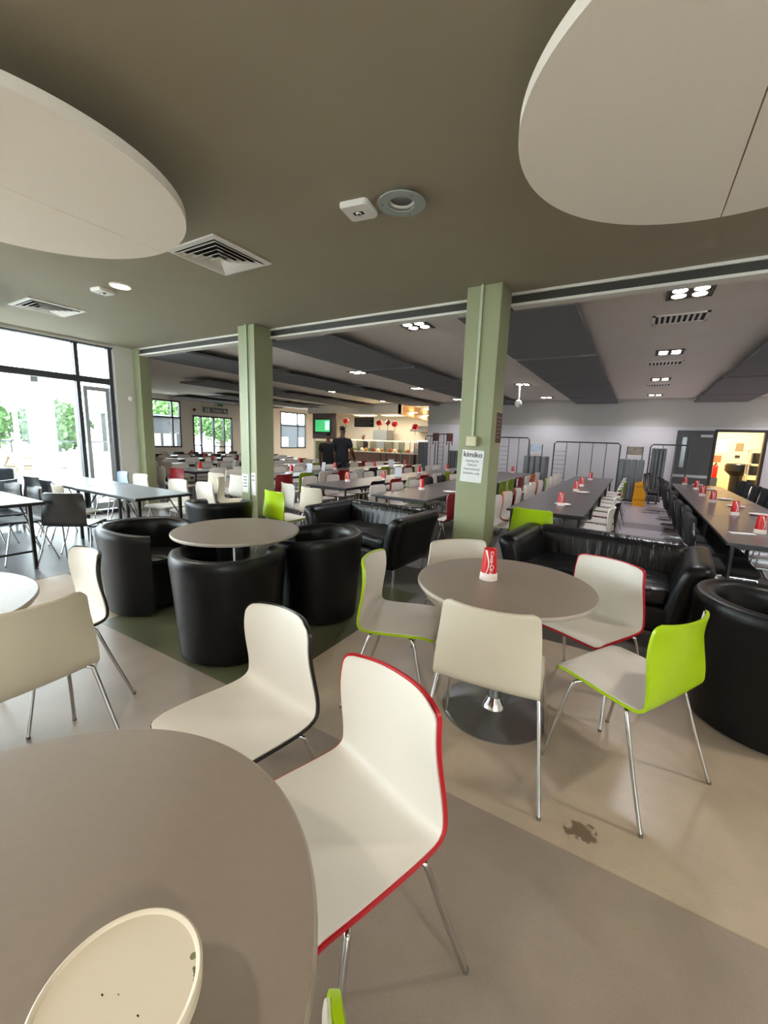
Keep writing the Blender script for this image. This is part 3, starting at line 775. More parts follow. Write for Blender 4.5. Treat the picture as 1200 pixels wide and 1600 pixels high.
def sofa(x, y, rz, w, d, label):
    t = thing('sofa', label, 'sofa', (x, y, 0), rz)      # front is -y
    hw = w/2
    bmobj('seat_base', rbox(w-.12, d-.06, .2, .04, .15, 0, -.01), M_leather, t)
    bm = rbox(w-.36, d-.2, .14, .05, .33, 0, -.06, sub=6)
    for v in bm.verts: v.co.z += .012*math.sin(v.co.x*19+v.co.y*5)+.02*(1-(2*v.co.x/w)**2)
    bmobj('seat_cushion', bm, M_seatcrease, t)
    bm = rbox(w-.2, .2, .5, .075, .22, 0, d/2-.12, sub=6)
    for v in bm.verts:
        v.co.y += .18*(v.co.z-.22); v.co.y -= .015*(1-(2*v.co.x/w)**2)
    bmobj('backrest', bm, M_wrinkle, t)
    for s in (-1, 1):
        bm = rbox(.2, d-.03, .56, .08, .15, s*(hw-.14), 0, sub=5)
        for v in bm.verts:
            u = (v.co.z-.15)/.56
            v.co.x += s*.11*u*u; v.co.y += (-.03+.1*(v.co.y > 0))*u
        bmobj('armrest', bm, M_leather, t)
    for sx in (-1, 1):
        for sy in (-1, 1): MB().cyl((sx*(hw-.1), sy*(d/2-.1)), .016, 0, .155, 14).build('leg', M_chrome, t, smooth=True)
    return t
sofa(-2.58, 4.02, R(-3), 1.3, .82, 'black leather two-seat sofa with a chrome leg showing')
sofa(-.17, 3.93, R(-5), 1.44, .82, 'black leather sofa between notice pillar and single tub chair')

# ------------------------------------------------------------------ hall: table rows, chairs, cups
ORD = ['first', 'second', 'third', 'fourth', 'fifth', 'sixth', 'seventh', 'eighth', 'ninth']
ROWS = [(1.17, .43, 4.42), (-.83, .42, 4.95), (-2.68, .42, 4.85), (-4.16, .4, 5.15), (-6.05, .41, 5.1), (-7.95, .41, 5.2), (-9.8, .41, 6.15), (-11.6, .41, 7.1), (-13.4, .41, 8.1)]
HT = .74
TM = {}
def dining_table(x, y0, y1, hw, label, group):
    t = thing('dining_table', label, 'table', (x, (y0+y1)/2, 0), 0, group)
    k = (round(y1-y0, 2), hw); L = (y1-y0)/2
    if k not in TM:
        TM[k] = (MB().box(-hw+.004, hw-.004, -L+.006, L-.006, HT-.006, HT).mesh('tabletop', M_dtop), MB().box(-hw, hw, -L+.002, L-.002, HT-.026, HT-.005).mesh('edge_band', M_dedge), MB().cyl((0, 0), .017, 0, HT-.026, 10).mesh('leg', M_dedge), MB().box(-hw+.06, hw-.06, -L+.06, L-.06, HT-.055, HT-.026).mesh('under_frame', M_dedge))
    a, b, c, d = TM[k]
    link('tabletop', a, t); link('edge_band', b, t); link('under_frame', d, t)
    for sx in (-1, 1):
        for sy in (-1, 1):
            o = link('leg', c, t); o.location = (sx*(hw-.05), sy*(L-.06), 0)
    return t
def fabric_chair(x, y, rz, label, group=None):
    t = thing('padded_chair', label, 'chair', (x, y, 0), rz, group)
    if 'pad' not in TM:
        TM['pad'] = True
        bm = rbox(.44, .42, .07, .03, .42, 0, .02, seg=2); me = bpy.data.meshes.new('seat_pad'); bm.to_mesh(me); bm.free(); me.materials.append(M_fabric); TM['sp'] = me
        bm = rbox(.42, .05, .42, .022, .48, 0, -.22, seg=2)
        bmesh.ops.subdivide_edges(bm, edges=[e for e in bm.edges if e.calc_length() > .2], cuts=4, use_grid_fill=True)
        for v in bm.verts: v.co.y += -.16*(v.co.z-.48)+.35*(v.co.z-.69)**2-.02
        me = bpy.data.meshes.new('back_pad'); bm.to_mesh(me); bm.free(); me.materials.append(M_fabric); TM['bp'] = me
        for m_ in (TM['sp'], TM['bp']):
            for p in m_.polygons: p.use_smooth = True
        b = MB()
        for s in (-1, 1):
            b.tube([(s*.235, -.3, .86), (s*.235, -.24, .5), (s*.235, -.2, .42), (s*.235, .2, .42), (s*.235, .24, .02), (s*.235, .2, .008), (s*.235, -.24, .008)], .011, 6)
        for yy, zz in ((.15, .42), (-.2, .42), (.1, .008)): b.tube([(-.235, yy, zz), (.235, yy, zz)], .01, 6)
        TM['fr'] = b.mesh('sled_frame', M_chrome, smooth=True)
    link('seat_pad', TM['sp'], t); link('back_pad', TM['bp'], t); link('sled_frame', TM['fr'], t)
    return t
rng = random.Random(11)
def cname(m): return {'white_polypropylene': 'all-white', 'cream_polypropylene': 'cream', 'dark_red_plastic': 'dark red backed', 'green_plastic': 'olive green backed', 'lime_plastic': 'lime backed', 'orange_plastic': 'orange backed', 'black_plastic': 'black backed', 'blue_grey_plastic': 'blue grey'}[m.name]
NTH = ['first', 'second', 'third', 'fourth', 'fifth', 'sixth', 'seventh', 'eighth', 'ninth', 'tenth', 'eleventh', 'twelfth']
FIX = {(1, 1): [M_white, M_black, M_white, M_dred, M_green, M_white, M_white, M_green, M_white, M_white],
       (1, -1): [M_white, M_orange, M_dred, M_cream, M_white, M_orange, M_green, M_white, M_white, M_cream],
       (2, 1): [M_dred, M_dred, M_white, M_black, M_green, M_green, M_dred, M_white, M_orange, M_white],
       (2, -1): [M_white, M_dred, M_green, M_black, M_black, M_dred, M_white, M_white, M_dred, M_green],
       (3, 1): [M_black, M_dred, M_white, M_dred, M_white, M_green, M_black, M_white, M_dred, M_white],
       (4, 1): [M_dred, M_green, M_white, M_dred, M_white, M_black, M_green, M_white, M_dred, M_white]}
for ri, (rx, hw, y0) in enumerate(ROWS):
    tl = 1.62 if ri else 1.7
    ntab = 4 if ri < 6 else 3
    for k in range(ntab):
        dining_table(rx, y0+k*tl, y0+(k+1)*tl, hw, 'grey dining table, %s from the sofa end of the %s row from the lit doorway' % (NTH[k], ORD[ri]), 'dining tables in long rows')
    ye = y0+ntab*tl
    if ri == 0:
        for k in range(11):
            y = y0+.35+k*.6
            fabric_chair(rx-hw+.06+rng.uniform(-.03, .03), y, R(-90+rng.uniform(-7, 7)), 'black padded chair, %s from sofa end, aisle side of the row by the lit doorway' % NTH[k], 'black padded chairs of the first row')
        for k in range(8):
            y = y0+2.2+k*.62
            fabric_chair(rx+hw+.02+rng.uniform(-.03, .03), y, R(90+rng.uniform(-7, 7)), 'black padded chair, %s from sofa end, doorway side of the row by the lit doorway' % NTH[k], 'black padded chairs of the first row')
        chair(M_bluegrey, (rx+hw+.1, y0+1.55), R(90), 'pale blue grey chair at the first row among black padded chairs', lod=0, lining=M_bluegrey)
        continue
    n = int((ye-y0-.3)/.6)
    for side in (-1, 1):
        for k in range(n):
            y = y0+.4+k*.6+rng.uniform(-.012, .012)
            pool = [M_white]*9+[M_dred]*4+[M_green]*2+[M_black]*2+[M_cream]*2+[M_orange]
            if ri >= 7: pool = [M_black]*6+[M_white]*2+[M_dred]
            m = rng.choice(pool)
            if (ri, side) in FIX: m = FIX[(ri, side)][k % 10]
            tight = (ri, side) in ((2, -1), (3, 1))
            if ri == 3 and side == 1:
                y += .3
                if k == n-1: continue
            if 4 <= ri <= 5 and 8.75 < y < 10.0 and side == (-1 if ri == 4 else 1): continue
            off = hw-.02 if tight else hw+.05+rng.uniform(0, .05)
            lin_ = M_black if m is M_black and rng.random() < .5 else M_white
            sd = 'doorway' if side == 1 else 'window'
            chair(m, (rx+side*off, y), R(90*side+rng.uniform(-3, 3)), '%s chair, %s from sofa end, %s side of %s row from lit doorway' % (cname(m), NTH[k], sd, ORD[ri]), 'shell chairs of the %s row' % ORD[ri], lod=0, lining=lin_)
    if ri >= 4:
        for sx in (-1, 1):
            m = [M_cream, M_white, M_white, M_dred, M_white, M_white, M_black, M_white, M_black, M_black][(ri-4)*2+(sx > 0)]
            chair(m, (rx+sx*.29, y0-.14), R(rng.uniform(-4, 4)), '%s chair across sofa end of the %s row from lit doorway, %s one' % (cname(m), ORD[ri], 'doorway-side' if sx > 0 else 'window-side'), 'chairs across row ends', lod=0, lining=M_white)
# single chairs standing at row ends
chair(M_lime, (-.86, 4.72), R(-4), 'bright lime chair at the near end of the second row, behind the sofa', lod=1)
chair(M_lime, (-3.8, 3.9), R(-10), 'bright lime-backed chair beside the pillar with trunking', lod=1)
chair(M_cream, (-3.72, 4.5), R(-8), 'cream chair at the end of the fourth row behind the sofa', lod=1, lining=M_cream)
chair(M_white, (-4.28, 4.66), R(-20), 'white chair half hidden behind the cream chair at the fourth row', lod=0)
chair(M_cream, (-5.42, 4.4), R(-50), 'cream chair behind the tub chair by the trunking pillar', lod=0, lining=M_cream)
# cups on the rows
CN = {}
for x, y, z in [(1.08, 5.11, 1), (1.09, 6.37, 1), (1.04, 7.69, 1), (1.02, 8.63, 1), (1.06, 9.91, 1), (0.97, 11.04, 1), (-0.75, 5.66, 2), (-0.8, 7.68, 2), (-0.82, 8.69, 2), (-0.83, 10.51, 2), (-2.82, 5.87, 3), (-2.72, 11.1, 3), (-4.34, 6.0, 4), (-4.05, 6.76, 4), (-4.29, 8.75, 4), (-4.25, 10.35, 4), (-6.01, 5.3, 5), (-6.2, 6.54, 5), (-6.22, 8.06, 5), (-5.98, 9.47, 5), (-5.95, 11.14, 5), (-7.78, 5.5, 6), (-8.1, 8.9, 6), (-9.9, 7.4, 7), (-11.5, 8.3, 8), (-11.5, 10.1, 8), (-13.3, 9.1, 9)]:
    CN[z] = CN.get(z, 0)+1
    cup_stack(x, y, HT, 'red paper cup stack, %s from the sofa end of the %s row from lit doorway' % (NTH[CN[z]-1], ORD[z-1]), 'cup stacks on the long rows', rz=rng.uniform(-.5, .8))
# cardboard plates under / beside the cups of the two nearest rows
for x, y, z in [(.97, 11.2, 1), (1.06, 10.1, 1), (1.03, 8.3, 1), (1.02, 7.35, 1), (1.12, 6.6, 1), (-.92, 7.5, 2), (-.98, 5.75, 2), (-2.6, 5.9, 3)]:
    b = MB().lathe([(.06, 0), (.1, .008), (.115, .014), (.113, .016), (.06, .004), (.001, .003)], 24, cap=False)
    o = b.build('paper_plate', M_cupwht, smooth=True); o.location = (x+.24, y+.0, HT); o.scale = (.9, .9, 1)
    tag(o, 'white paper plate beside the cups of the %s row from lit doorway' % ORD[z-1], 'plate', 'paper plates of the %s row' % ORD[z-1])
nk = MB().box(-.1, .1, -.03, .03, 0, .006).build('napkin', M_paper); nk.location = (.93, 4.98, HT); nk.rotation_euler = (0, 0, .3); tag(nk, 'folded white napkin near the end cup stack of the first row', 'napkin')
# acrylic menu stands on the rows by the windows
for x, y, z in [(-6.0, 6.9, 5), (-6.1, 7.5, 5), (-7.8, 6.4, 6), (-9.7, 8.2, 7), (-4.2, 7.6, 4), (-8.0, 10.0, 6), (-7.9, 7.3, 6), (-6.0, 10.4, 5)]:
    t = thing('menu_stand', 'small white menu stand on the %s row from the lit doorway' % ORD[z-1], 'menu stand', (x, y, HT), rng.uniform(-.6, .6), 'menu stands of the %s row' % ORD[z-1])
    MB().box(-.08, .08, -.04, .04, 0, .006).build('foot_plate', GLASS, t)
    MB().add([(-.075,-.03,.006),(.075,-.03,.006),(.075,-.004,.2),(-.075,-.004,.2),(-.075,-.026,.006),(.075,-.026,.006),(.075,0,.2),(-.075,0,.2)], [(0,1,2,3),(7,6,5,4),(0,4,5,1),(2,6,7,3),(1,5,6,2),(0,3,7,4)]).build('card', mat('menu_card', (222, 226, 234), .6, noise=.1, scale=30), t)

# ------------------------------------------------------------------ tables and chairs by the window
def trestle(x0, x1, y0, y1, label, h=.74, m=None):
    cx, cy = (x0+x1)/2, (y0+y1)/2; lx, ly = (x1-x0)/2, (y1-y0)/2
    t = thing('folding_table', label, 'table', (cx, cy, 0))
    MB().box(-lx+.006, lx-.006, -ly+.006, ly-.006, h-.01, h).build('tabletop', M_wtop, t)
    MB().box(-lx, lx, -ly, ly, h-.035, h-.009).build('edge_band', M_dedge, t)
    for s in (-1, 1):
        lg = MB(); 
        for sy in (-1, 1): MB().box(s*(lx-.12)-.016, s*(lx-.12)+.016, sy*(ly-.1)-.016, sy*(ly-.1)+.016, 0, h-.03).build('leg', M_dedge, t)
        MB().tube([(s*(lx-.12), -ly+.1, .2), (s*(lx-.12), ly-.1, .2)], .012, 6).build('stretcher', M_dedge, t)
        for sy in (-1, 1): MB().tube([(s*(lx-.12), sy*(ly-.1), .45), (s*(lx-.42), sy*(ly-.1), h-.04)], .009, 6).build('brace', M_dedge, t)
M_wtop = mat('blue_grey_laminate', (128, 134, 142), .3, noise=.06, scale=30)
trestle(-6.35, -4.85, 2.58, 3.3, 'dark-edged folding table nearer the tub chairs')
trestle(-7.88, -6.37, 2.6, 3.32, 'dark-edged folding table with its end against the window')
trestle(-6.85, -5.3, 1.15, 1.89, 'folding table glaring white with window light')
WC = 'black shell chair pulled up to the glaring white folding table'
chair(M_black, (-5.35, 2.17), R(37), 'black-backed chair with pale seat at the corner of the white-lit table')
chair(M_black, (-5.98, 1.86), R(176), 'black chair on the inner side of the white-lit table', lining=M_black)
chair(M_black, (-6.55, 1.86), R(184), 'second black chair on the inner side of the white-lit table', lining=M_black)
chair(M_bluegrey, (-7.16, 2.0), R(130), 'black chair with reflection painted blue grey between the two window tables', lining=M_bluegrey)  # black chair; its window reflection is put into the blue grey colour
chair(M_cream, (-6.1, 2.5), R(-8), 'cream chair tucked under the folding table beside the tub chair')
chair(M_black, (-6.76, 2.62), R(-4), 'black chair on the near side of the far folding table', lining=M_black)
chair(M_black, (-7.36, 2.66), R(5), 'second black chair on the near side of the far folding table', lining=M_black)
chair(M_white, (-5.15, 3.52), R(176), 'white chair on the pillar side of the folding table, closer to the pillar')
chair(M_white, (-5.72, 3.5), R(183), 'white chair on the pillar side of the folding table, away from the pillar')
chair(M_white, (-6.8, 3.55), R(180), 'white chair at the far folding table beside the blue grey chair')
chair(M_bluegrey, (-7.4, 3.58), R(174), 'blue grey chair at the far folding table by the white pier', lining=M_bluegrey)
chair(M_black, (-5.75, 1.05), R(4), 'black chair on the outer side of the white-lit table', lining=M_black)
# bench seat under the window
t = thing('window_bench', 'dark slate upholstered bench sofa against the window', 'bench', (-7.98, 1.88, 0), R(-90))
bmobj('seat', rbox(1.34, .42, .3, .05, .12, 0, .06), mat('slate_vinyl', (74, 84, 96), .45, noise=.1), t)
bmobj('backrest', rbox(1.34, .12, .68, .05, .22, 0, -.18), MATS['slate_vinyl'], t)
for sx in (-.6, .6):
    for sy in (-.08, .2): MB().cyl((sx, sy), .02, 0, .13, 10).build('leg', M_chrome, t)

# ------------------------------------------------------------------ far wall clutter
def rack(x, y, w, h, label, cols=2, m=M_steel):
    t = thing('folding_rack', label, 'rack', (x, y, 0))
    fr = MB()
    fr.tube([(-w/2, 0, .1), (-w/2, 0, h-.06), (-w/2+.06, 0, h), (w/2-.06, 0, h), (w/2, 0, h-.06), (w/2, 0, .1)], .018, 8); fr.build('outer_frame', M_frame, t, smooth=True)
    for i in range(1, cols+1):
        xx = -w/2+w*i/(cols+1)
        MB().tube([(xx, 0, .1), (xx, 0, h)], .014, 6).build('upright', m, t)
    for s in (-1, 1): MB().box(s*w/2-.02, s*w/2+.02, -.3, .3, .06, .1).build('foot_bar', M_frame, t)
    for s in (-1, 1):
        for q in (-1, 1): MB().tube([(s*w/2-.015, q*.26, .03), (s*w/2+.015, q*.26, .03)], .03, 10).build('castor', M_foot, t)
    for k in range(9):
        z = .25+k*(h-.4)/9
        MB().tube([(-w/2, 0, z), (-w/2+w/(cols+1)*(1 if cols > 1 else 1), 0, z)], .007, 5).build('rung', m, t)
    return t
rack(-3.42, 13.8, .95, 1.69, 'metal folding rack with rungs right beside the notice pillar', 2)
rack(-1.3, 13.8, 1.78, 1.6, 'wide metal rack against the lilac wall', 4)
rack(.78, 14.3, .9, 1.6, 'metal rack beside the open dark door', 2)
rack(-6.55, 14.2, .4, 1.68, 'narrow metal rack at the end of the servery wall', 1)
rack(-5.9, 13.9, .42, 1.75, 'tall narrow ladder rack beside the servery', 1)
def folded_table(x, y, w, d, h, label, rz=0):
    t = thing('folded_table', label, 'folded table', (x, y, 0), rz)
    for k in range(4):
        xx = -w/2+w*(k+.5)/4
        bmobj('leaf', rbox(w/4-.012, d-.02*(k % 2), h-.1, .03, .1, xx, 0, seg=2), M_grey, t)
    MB().box(-w/2, w/2, -d/2+.05, d/2-.05, .06, .12).build('chassis', M_frame, t)
    for s in (-1, 1):
        for q in (-1, 1): MB().tube([(s*(w/2-.08)-.02, q*(d/2-.05), .035), (s*(w/2-.08)+.02, q*(d/2-.05), .035)], .035, 10).build('castor', M_foot, t)
folded_table(-2.5, 12.9, .64, .5, 1.16, 'grey mobile folded table standing between two metal racks')
folded_table(-.08, 13.1, .6, .5, 1.18, 'grey mobile folded table behind the yellow sign')
folded_table(.52, 13.5, .34, .4, 1.5, 'tall pale folded table leaf beside the dark stacked chairs')
folded_table(-6.5, 13.5, .3, .3, 1.45, 'slim grey folded table at the servery corner')
folded_table(-5.35, 13.6, .3, .35, 1.2, 'squat grey folded table near the ladder rack')
def picture(x, y, z, w, h, label, m):
    t = thing('framed_picture', label, 'picture', (x, y, z))
    f = MB()
    MB().box(-w/2, w/2, -.01, .01, 0, h).build('print', m, t)
    for s in (-1, 1): MB().box(s*w/2-.012, s*w/2+.012, -.015, .015, -.12, h).build('side_rail', M_frame, t)
    MB().box(-w/2, w/2, -.015, .015, -.03, -.005).build('lower_rail', M_trim, t)
M_pat = mat('mottled_print', (150, 138, 124), .6, noise=.7, scale=9)
M_pat2 = mat('silver_print', (150, 156, 168), .3, metal=.3, noise=.7, scale=12)
picture(-2.54, 12.9, 1.28, .34, .22, 'silver patterned panel on top of a folded table', M_pat2)
picture(-.04, 13.1, 1.3, .36, .22, 'beige patterned panel on top of the folded table by the sign', M_pat)
picture(-6.12, 13.7, 1.5, .2, .28, 'small brown picture above the narrow rack', mat('brown_print', (110, 80, 66), .6, noise=.5, scale=14))
picture(-5.6, 13.7, 1.5, .2, .28, 'small reddish picture above the ladder rack', mat('red_print', (134, 78, 62), .6, noise=.5, scale=14))
# wet floor sign
t = thing('wet_floor_sign', 'yellow plastic wet floor sign standing before folded tables', 'sign', (.19, 12.75, 0))
for s in (-1, 1):
    MB().add([(-.145, s*.13, 0), (.145, s*.13, 0), (.13, s*.015, .6), (-.13, s*.015, .6), (-.145, s*.145, 0), (.145, s*.145, 0), (.13, s*.03, .6), (-.13, s*.03, .6)], [(0,1,2,3),(7,6,5,4),(0,4,5,1),(1,5,6,2),(2,6,7,3),(3,7,4,0)]).build('sign_board', M_sign, t)
MB().box(-.05, .05, -.03, .03, .58, .63).build('handle', M_sign, t)
w = MB().add([(-.07, 0, .25), (.07, 0, .25), (0, 0, .4)], [(0, 1, 2)]); w.xf(Matrix.Translation((0, -.088, .0)) @ Matrix.Rotation(R(-11), 4, 'X')); w.build('warning_mark', M_ink, t, fix=False)
for k, s in enumerate(('CAUTION', 'WET FLOOR')):
    b = text_mb(s, .045); b.xf(Matrix.Translation((0, -.058-.0 if k == 0 else -.122, .48 if k == 0 else .14)) @ Matrix.Rotation(R(79), 4, 'X')); b.build('lettering', M_ink, t, fix=False)
# stacked black chairs near the sign
fabric_chair(.62, 12.2, R(-95), 'black padded chair standing closest to the yellow sign')
fabric_chair(.52, 11.6, R(-92), 'black padded chair between the yellow sign and the first row')

# back room seen through the doorway
l = bpy.data.lights.new('lamp', 'AREA'); l.energy = 95; l.color = (1, .86, .58); l.size = .6; l.size_y = 1.2; l.shape = 'RECTANGLE'
t = thing('ceiling_panel_light', 'bright rectangular ceiling light in the yellow back room', 'ceiling light', (2.8, 17.0, 2.66))
MB().box(-.3, .3, -.6, .6, .015, .04).build('diffuser', M_panelglow, t)
o = bpy.data.objects.new('lamp', l); COL.objects.link(o); o.parent = t; o.location = (0, 0, 0)
def sheet(x, z, w, h, label, m):
    o = MB().box(-w/2, w/2, -.006, 0, -h/2, h/2).build('wall_notice', m); o.location = (x, 18.598, z); tag(o, label, 'notice')
sheet(2.5, 1.65, .34, .45, 'pale notice sheet on the yellow back room wall', mat('pale_notice', (232, 222, 190), .7, noise=.15, scale=30))
sheet(3.0, 1.62, .22, .28, 'small framed notice with dark border in the yellow back room', mat('dark_notice', (120, 104, 80), .7, noise=.5, scale=24))
sheet(2.45, 1.2, .22, .24, 'red safety notice above the extinguisher in the back room', mat('red_notice', (216, 92, 60), .6, noise=.2))
sheet(2.98, 1.3, .14, .1, 'tiny dark notice under the framed one in back room', M_ink)
t = thing('fire_extinguisher', 'red fire extinguisher against the yellow back room wall', 'extinguisher', (2.42, 18.45, .55))
MB().lathe([(.07, 0), (.075, .02), (.075, .36), (.06, .42), (.025, .46)], 20).build('cylinder', M_cupred, t, smooth=True)
MB().box(-.02, .02, -.05, .05, .46, .52).build('valve', M_ink, t)
MB().tube([(0, -.03, .48), (-.1, -.06, .4), (-.1, -.06, .1)], .012, 8).build('hose', M_ink, t)
MB().box(-.09, .09, -.08, .13, -.55, -.0).build('stand', M_frame, t)
t = thing('waste_bin', 'black wide-topped bin in the yellow back room', 'bin', (2.85, 17.4, 0))
MB().lathe([(.16, 0), (.17, .7), (.34, .86), (.34, 1.05), (.3, 1.06)], 20).build('bin_body', M_black, t)
MB().lathe([(.32, 1.06), (.3, 1.09), (.05, 1.11)], 20).build('lid', M_black, t)
t = thing('storage_shelf', 'pale shelf stacked with black boxes just inside the doorway', 'shelf', (3.18, 16.75, 0))
for s in (-.22, .22):
    for q in (-.15, .15): MB().box(s-.015, s+.015, q-.015, q+.015, 0, 1.6).build('post', M_trim, t)
for z in (.2, .75, 1.1, 1.55): MB().box(-.24, .24, -.17, .17, z, z+.03).build('shelf_board', M_trim, t)
for i, (x, z, w, h) in enumerate(((-.05, .23, .3, .4), (.0, .78, .34, .28), (0, 1.13, .3, .32))):
    o = bmobj('storage_box', rbox(w, .26, h, .015, 0, 0, 0, seg=2), M_black); o.location = (3.18+x, 16.75, z)
    tag(o, ['black box on the lowest board of the back room shelf', 'black box on the middle board of the back room shelf', 'black box on the upper board of the back room shelf'][i], 'box')

# ------------------------------------------------------------------ servery
def servery():
    YC = 15.95
    c = thing('serving_counter', 'long brown-fronted serving counter with lit glass food display', 'counter', (-9.95, YC, 0))
    L = 1.85
    for k in range(5): MB().box(-L+k*2*L/5+.004, -L+(k+1)*2*L/5-.004, -.02, .0, .1, .9).build('front_panel', M_counter, c)
    MB().box(-L, L, 0, .7, .05, .9).build('carcass', M_frame, c)
    MB().box(-L-.02, L+.02, -.05, .74, .9, .95).build('worktop', mat('pale_stone', (226, 214, 184), .3, noise=.1), c)
    for k in range(6): MB().box(-L+k*2*L/5-.015, -L+k*2*L/5+.015, 0, .5, .95, 1.42).build('glass_post', M_steel, c)
    for k in range(5): MB().box(-L+k*2*L/5+.015, -L+(k+1)*2*L/5-.015, 0, .01, .97, 1.4).build('glass_screen', GLASS, c)
    MB().box(-L, L, -.02, .52, 1.42, 1.45).build('glass_shelf', mat('lit_shelf', (240, 226, 190), .3, noise=.02, emit=(255, 226, 160), estr=1.6), c)
    fr = random.Random(3)
    for k in range(16):
        x = -11.6+k*.22; m = [mat('food_bread', (196, 140, 70), .7, noise=.2), mat('food_salad', (120, 150, 60), .7, noise=.3), mat('food_tomato', (190, 60, 40), .6, noise=.2), M_paper][k % 4]
        o = MB().lathe([(.05, 0), (.09, .02), (.095, .05), (.08, .1), (.04, .14), (.005, .15)], 14).build('food_dish', m, smooth=True); o.location = (x, YC+.25, .95)
        tag(o, ['heaped bread dish in the lit food display', 'green salad dish in the lit food display', 'red tomato dish in the lit food display', 'white covered dish in the lit food display'][k % 4], 'dish', ['bread dishes', 'salad dishes', 'tomato dishes', 'white dishes'][k % 4]+' in the display')
    # second, lower counter to the right
    d = thing('display_cabinet', 'glass display cabinet of packaged snacks at the counter end', 'cabinet', (-7.72, 16.0, 0))
    MB().box(-.3, .3, 0, .5, 0, .9).build('cabinet_base', M_counter, d)
    for s in (-.3, .28):
        for q in (0, .48): MB().box(s, s+.02, q, q+.02, .9, 1.5).build('post', M_steel, d)
    for z in (.9, 1.18, 1.48): MB().box(-.3, .3, 0, .5, z, z+.02).build('shelf', M_panelglow if z > 1.4 else M_trim, d)
    for k in range(4):
        for z in (.92, 1.2):
            o = MB().box(-.05, .05, -.05, .05, 0, .16).build('snack_pack', [M_cupred, M_orange, M_paper, M_sign][k]); o.location = (-7.93+k*.14, 16.2, z)
            tag(o, '%s snack pack on the %s shelf of the display cabinet' % (['red', 'orange', 'white', 'yellow'][k], 'lower' if z < 1 else 'upper'), 'snack pack')
    # back counter, hood and fridge
    b = thing('back_counter', 'steel back counter along the kitchen wall', 'counter', (-9.6, 20.3, 0))
    MB().box(-2.1, 2.1, 0, .65, 0, .88).build('steel_body', M_steel, b); MB().box(-2.12, 2.12, -.03, .66, .88, .92).build('steel_top', M_steel, b)
    h = thing('extractor_hood', 'long steel extractor hood over the back counter', 'hood', (-8.9, 20.2, 1.95))
    MB().add([(-1.5,-.4,0),(1.4,-.4,0),(1.4,.7,0),(-1.5,.7,0),(-1.4,-.1,.3),(1.3,-.1,.3),(1.3,.7,.3),(-1.4,.7,.3)], [(0,1,2,3),(4,5,6,7),(0,1,5,4),(1,2,6,5),(2,3,7,6),(3,0,4,7)]).build('canopy', M_steel, h)
    MB().box(-.25, .25, .2, .6, .3, 1.0).build('duct', M_steel, h)
    f = thing('tall_fridge', 'tall grey fridge behind the serving counter', 'fridge', (-12.3, 20.0, 0))
    MB().box(-.45, .45, 0, .7, 0, 2.0).build('fridge_body', M_steel, f); MB().box(-.44, .44, -.04, -.005, .1, 1.98).build('fridge_door', M_grey, f); MB().box(.36, .39, -.08, -.04, .8, 1.4).build('handle', M_chrome, f)
    mb_ = thing('menu_board', 'black hanging menu board above the serving counter', 'menu board', (-10.65, 15.9, 2.02))
    MB().box(-.52, .52, -.02, .02, 0, .42).build('board', M_ink, mb_)
    for s in (-.4, .4): MB().box(s-.005, s+.005, -.005, .005, .42, .98).build('hanger', M_steel, mb_)
    for k in range(4): MB().box(-.45, .45-.1*(k % 2), -.024, -.02, .34-k*.085, .355-k*.085).build('chalk_line', mat('chalk', (140, 140, 136), .9, noise=.1), mb_)
    for i in range(3):
        for j in range(2):
            x, y = -12.6+i*1.7, 16.9+j*2.0
            t = thing('ceiling_panel_light', 'bright servery light panel, %s row from the counter, %s from the television side' % (['first', 'second'][j], ['first', 'second', 'third'][i]), 'ceiling light', (x, y, 2.72), 0, 'servery light panels')
            MB().box(-.55, .55, -.28, .28, 0, .03).build('diffuser', M_panelglow, t)
            f_ = MB(); f_.box(-.58, .58, -.31, -.28, -.01, .05); f_.box(-.58, .58, .28, .31, -.01, .05); f_.box(-.58, -.55, -.28, .28, -.01, .05); f_.box(.55, .58, -.28, .28, -.01, .05); f_.build('frame', M_trim, t)
            for s in (-.4, .4): MB().box(s-.004, s+.004, -.004, .004, .05, .28).build('hanger', M_steel, t)
            l = bpy.data.lights.new('lamp', 'AREA'); l.energy = LAMP_SERV; l.color = (1, .91, .76); l.shape = 'RECTANGLE'; l.size = 1.1; l.size_y = .5
            o = bpy.data.objects.new('lamp', l); COL.objects.link(o); o.parent = t; o.location = (0, 0, -.02)
    for i, (x, z, kind) in enumerate(((-11.55, 2.28, 0), (-9.75, 2.2, 0), (-9.32, 2.22, 1), (-8.98, 2.16, 0), (-8.0, 2.05, 0))):
        t = thing('paper_lantern', ['red paper lantern nearest the television', 'red paper lantern beside the menu board', 'dark red diamond lantern over the food display', 'small red paper lantern next to the diamond lantern', 'red paper lantern over the display cabinet'][i], 'lantern', (x, 15.75, z))
        if kind: MB().lathe([(.001, -.15), (.15, 0), (.001, .15)], 4, cap=False).build('lantern_body', M_dred, t)
        else: MB().lathe([(.03, -.13), (.1, -.1), (.14, 0), (.1, .1), (.03, .13)], 16).build('lantern_body', M_cupred, t, smooth=True)
        MB().cyl((0, 0), .012, -.34, -.13, 6).build('tassel', M_dred, t)
        MB().cyl((0, 0), .002, .13, (2.58 if x < -8.62 else 3.0)-z, 5).build('string', M_dred, t)
    tv = thing('television', 'wall screen showing green picture in a dark wood surround', 'television', (-12.5, 15.35, 1.44))
    MB().box(-.68, .68, 0, .08, 0, 1.15).build('surround', mat('dark_wood_board', (70, 52, 46), .5, noise=.15), tv)
    MB().box(-.52, .42, -.05, 0, .28, .9).build('screen_case', M_ink, tv)
    MB().box(-.48, .38, -.054, -.05, .32, .86).build('screen', mat('green_screen', (40, 150, 80), .3, emit=(50, 170, 96), estr=.55, noise=.2, scale=3), tv)
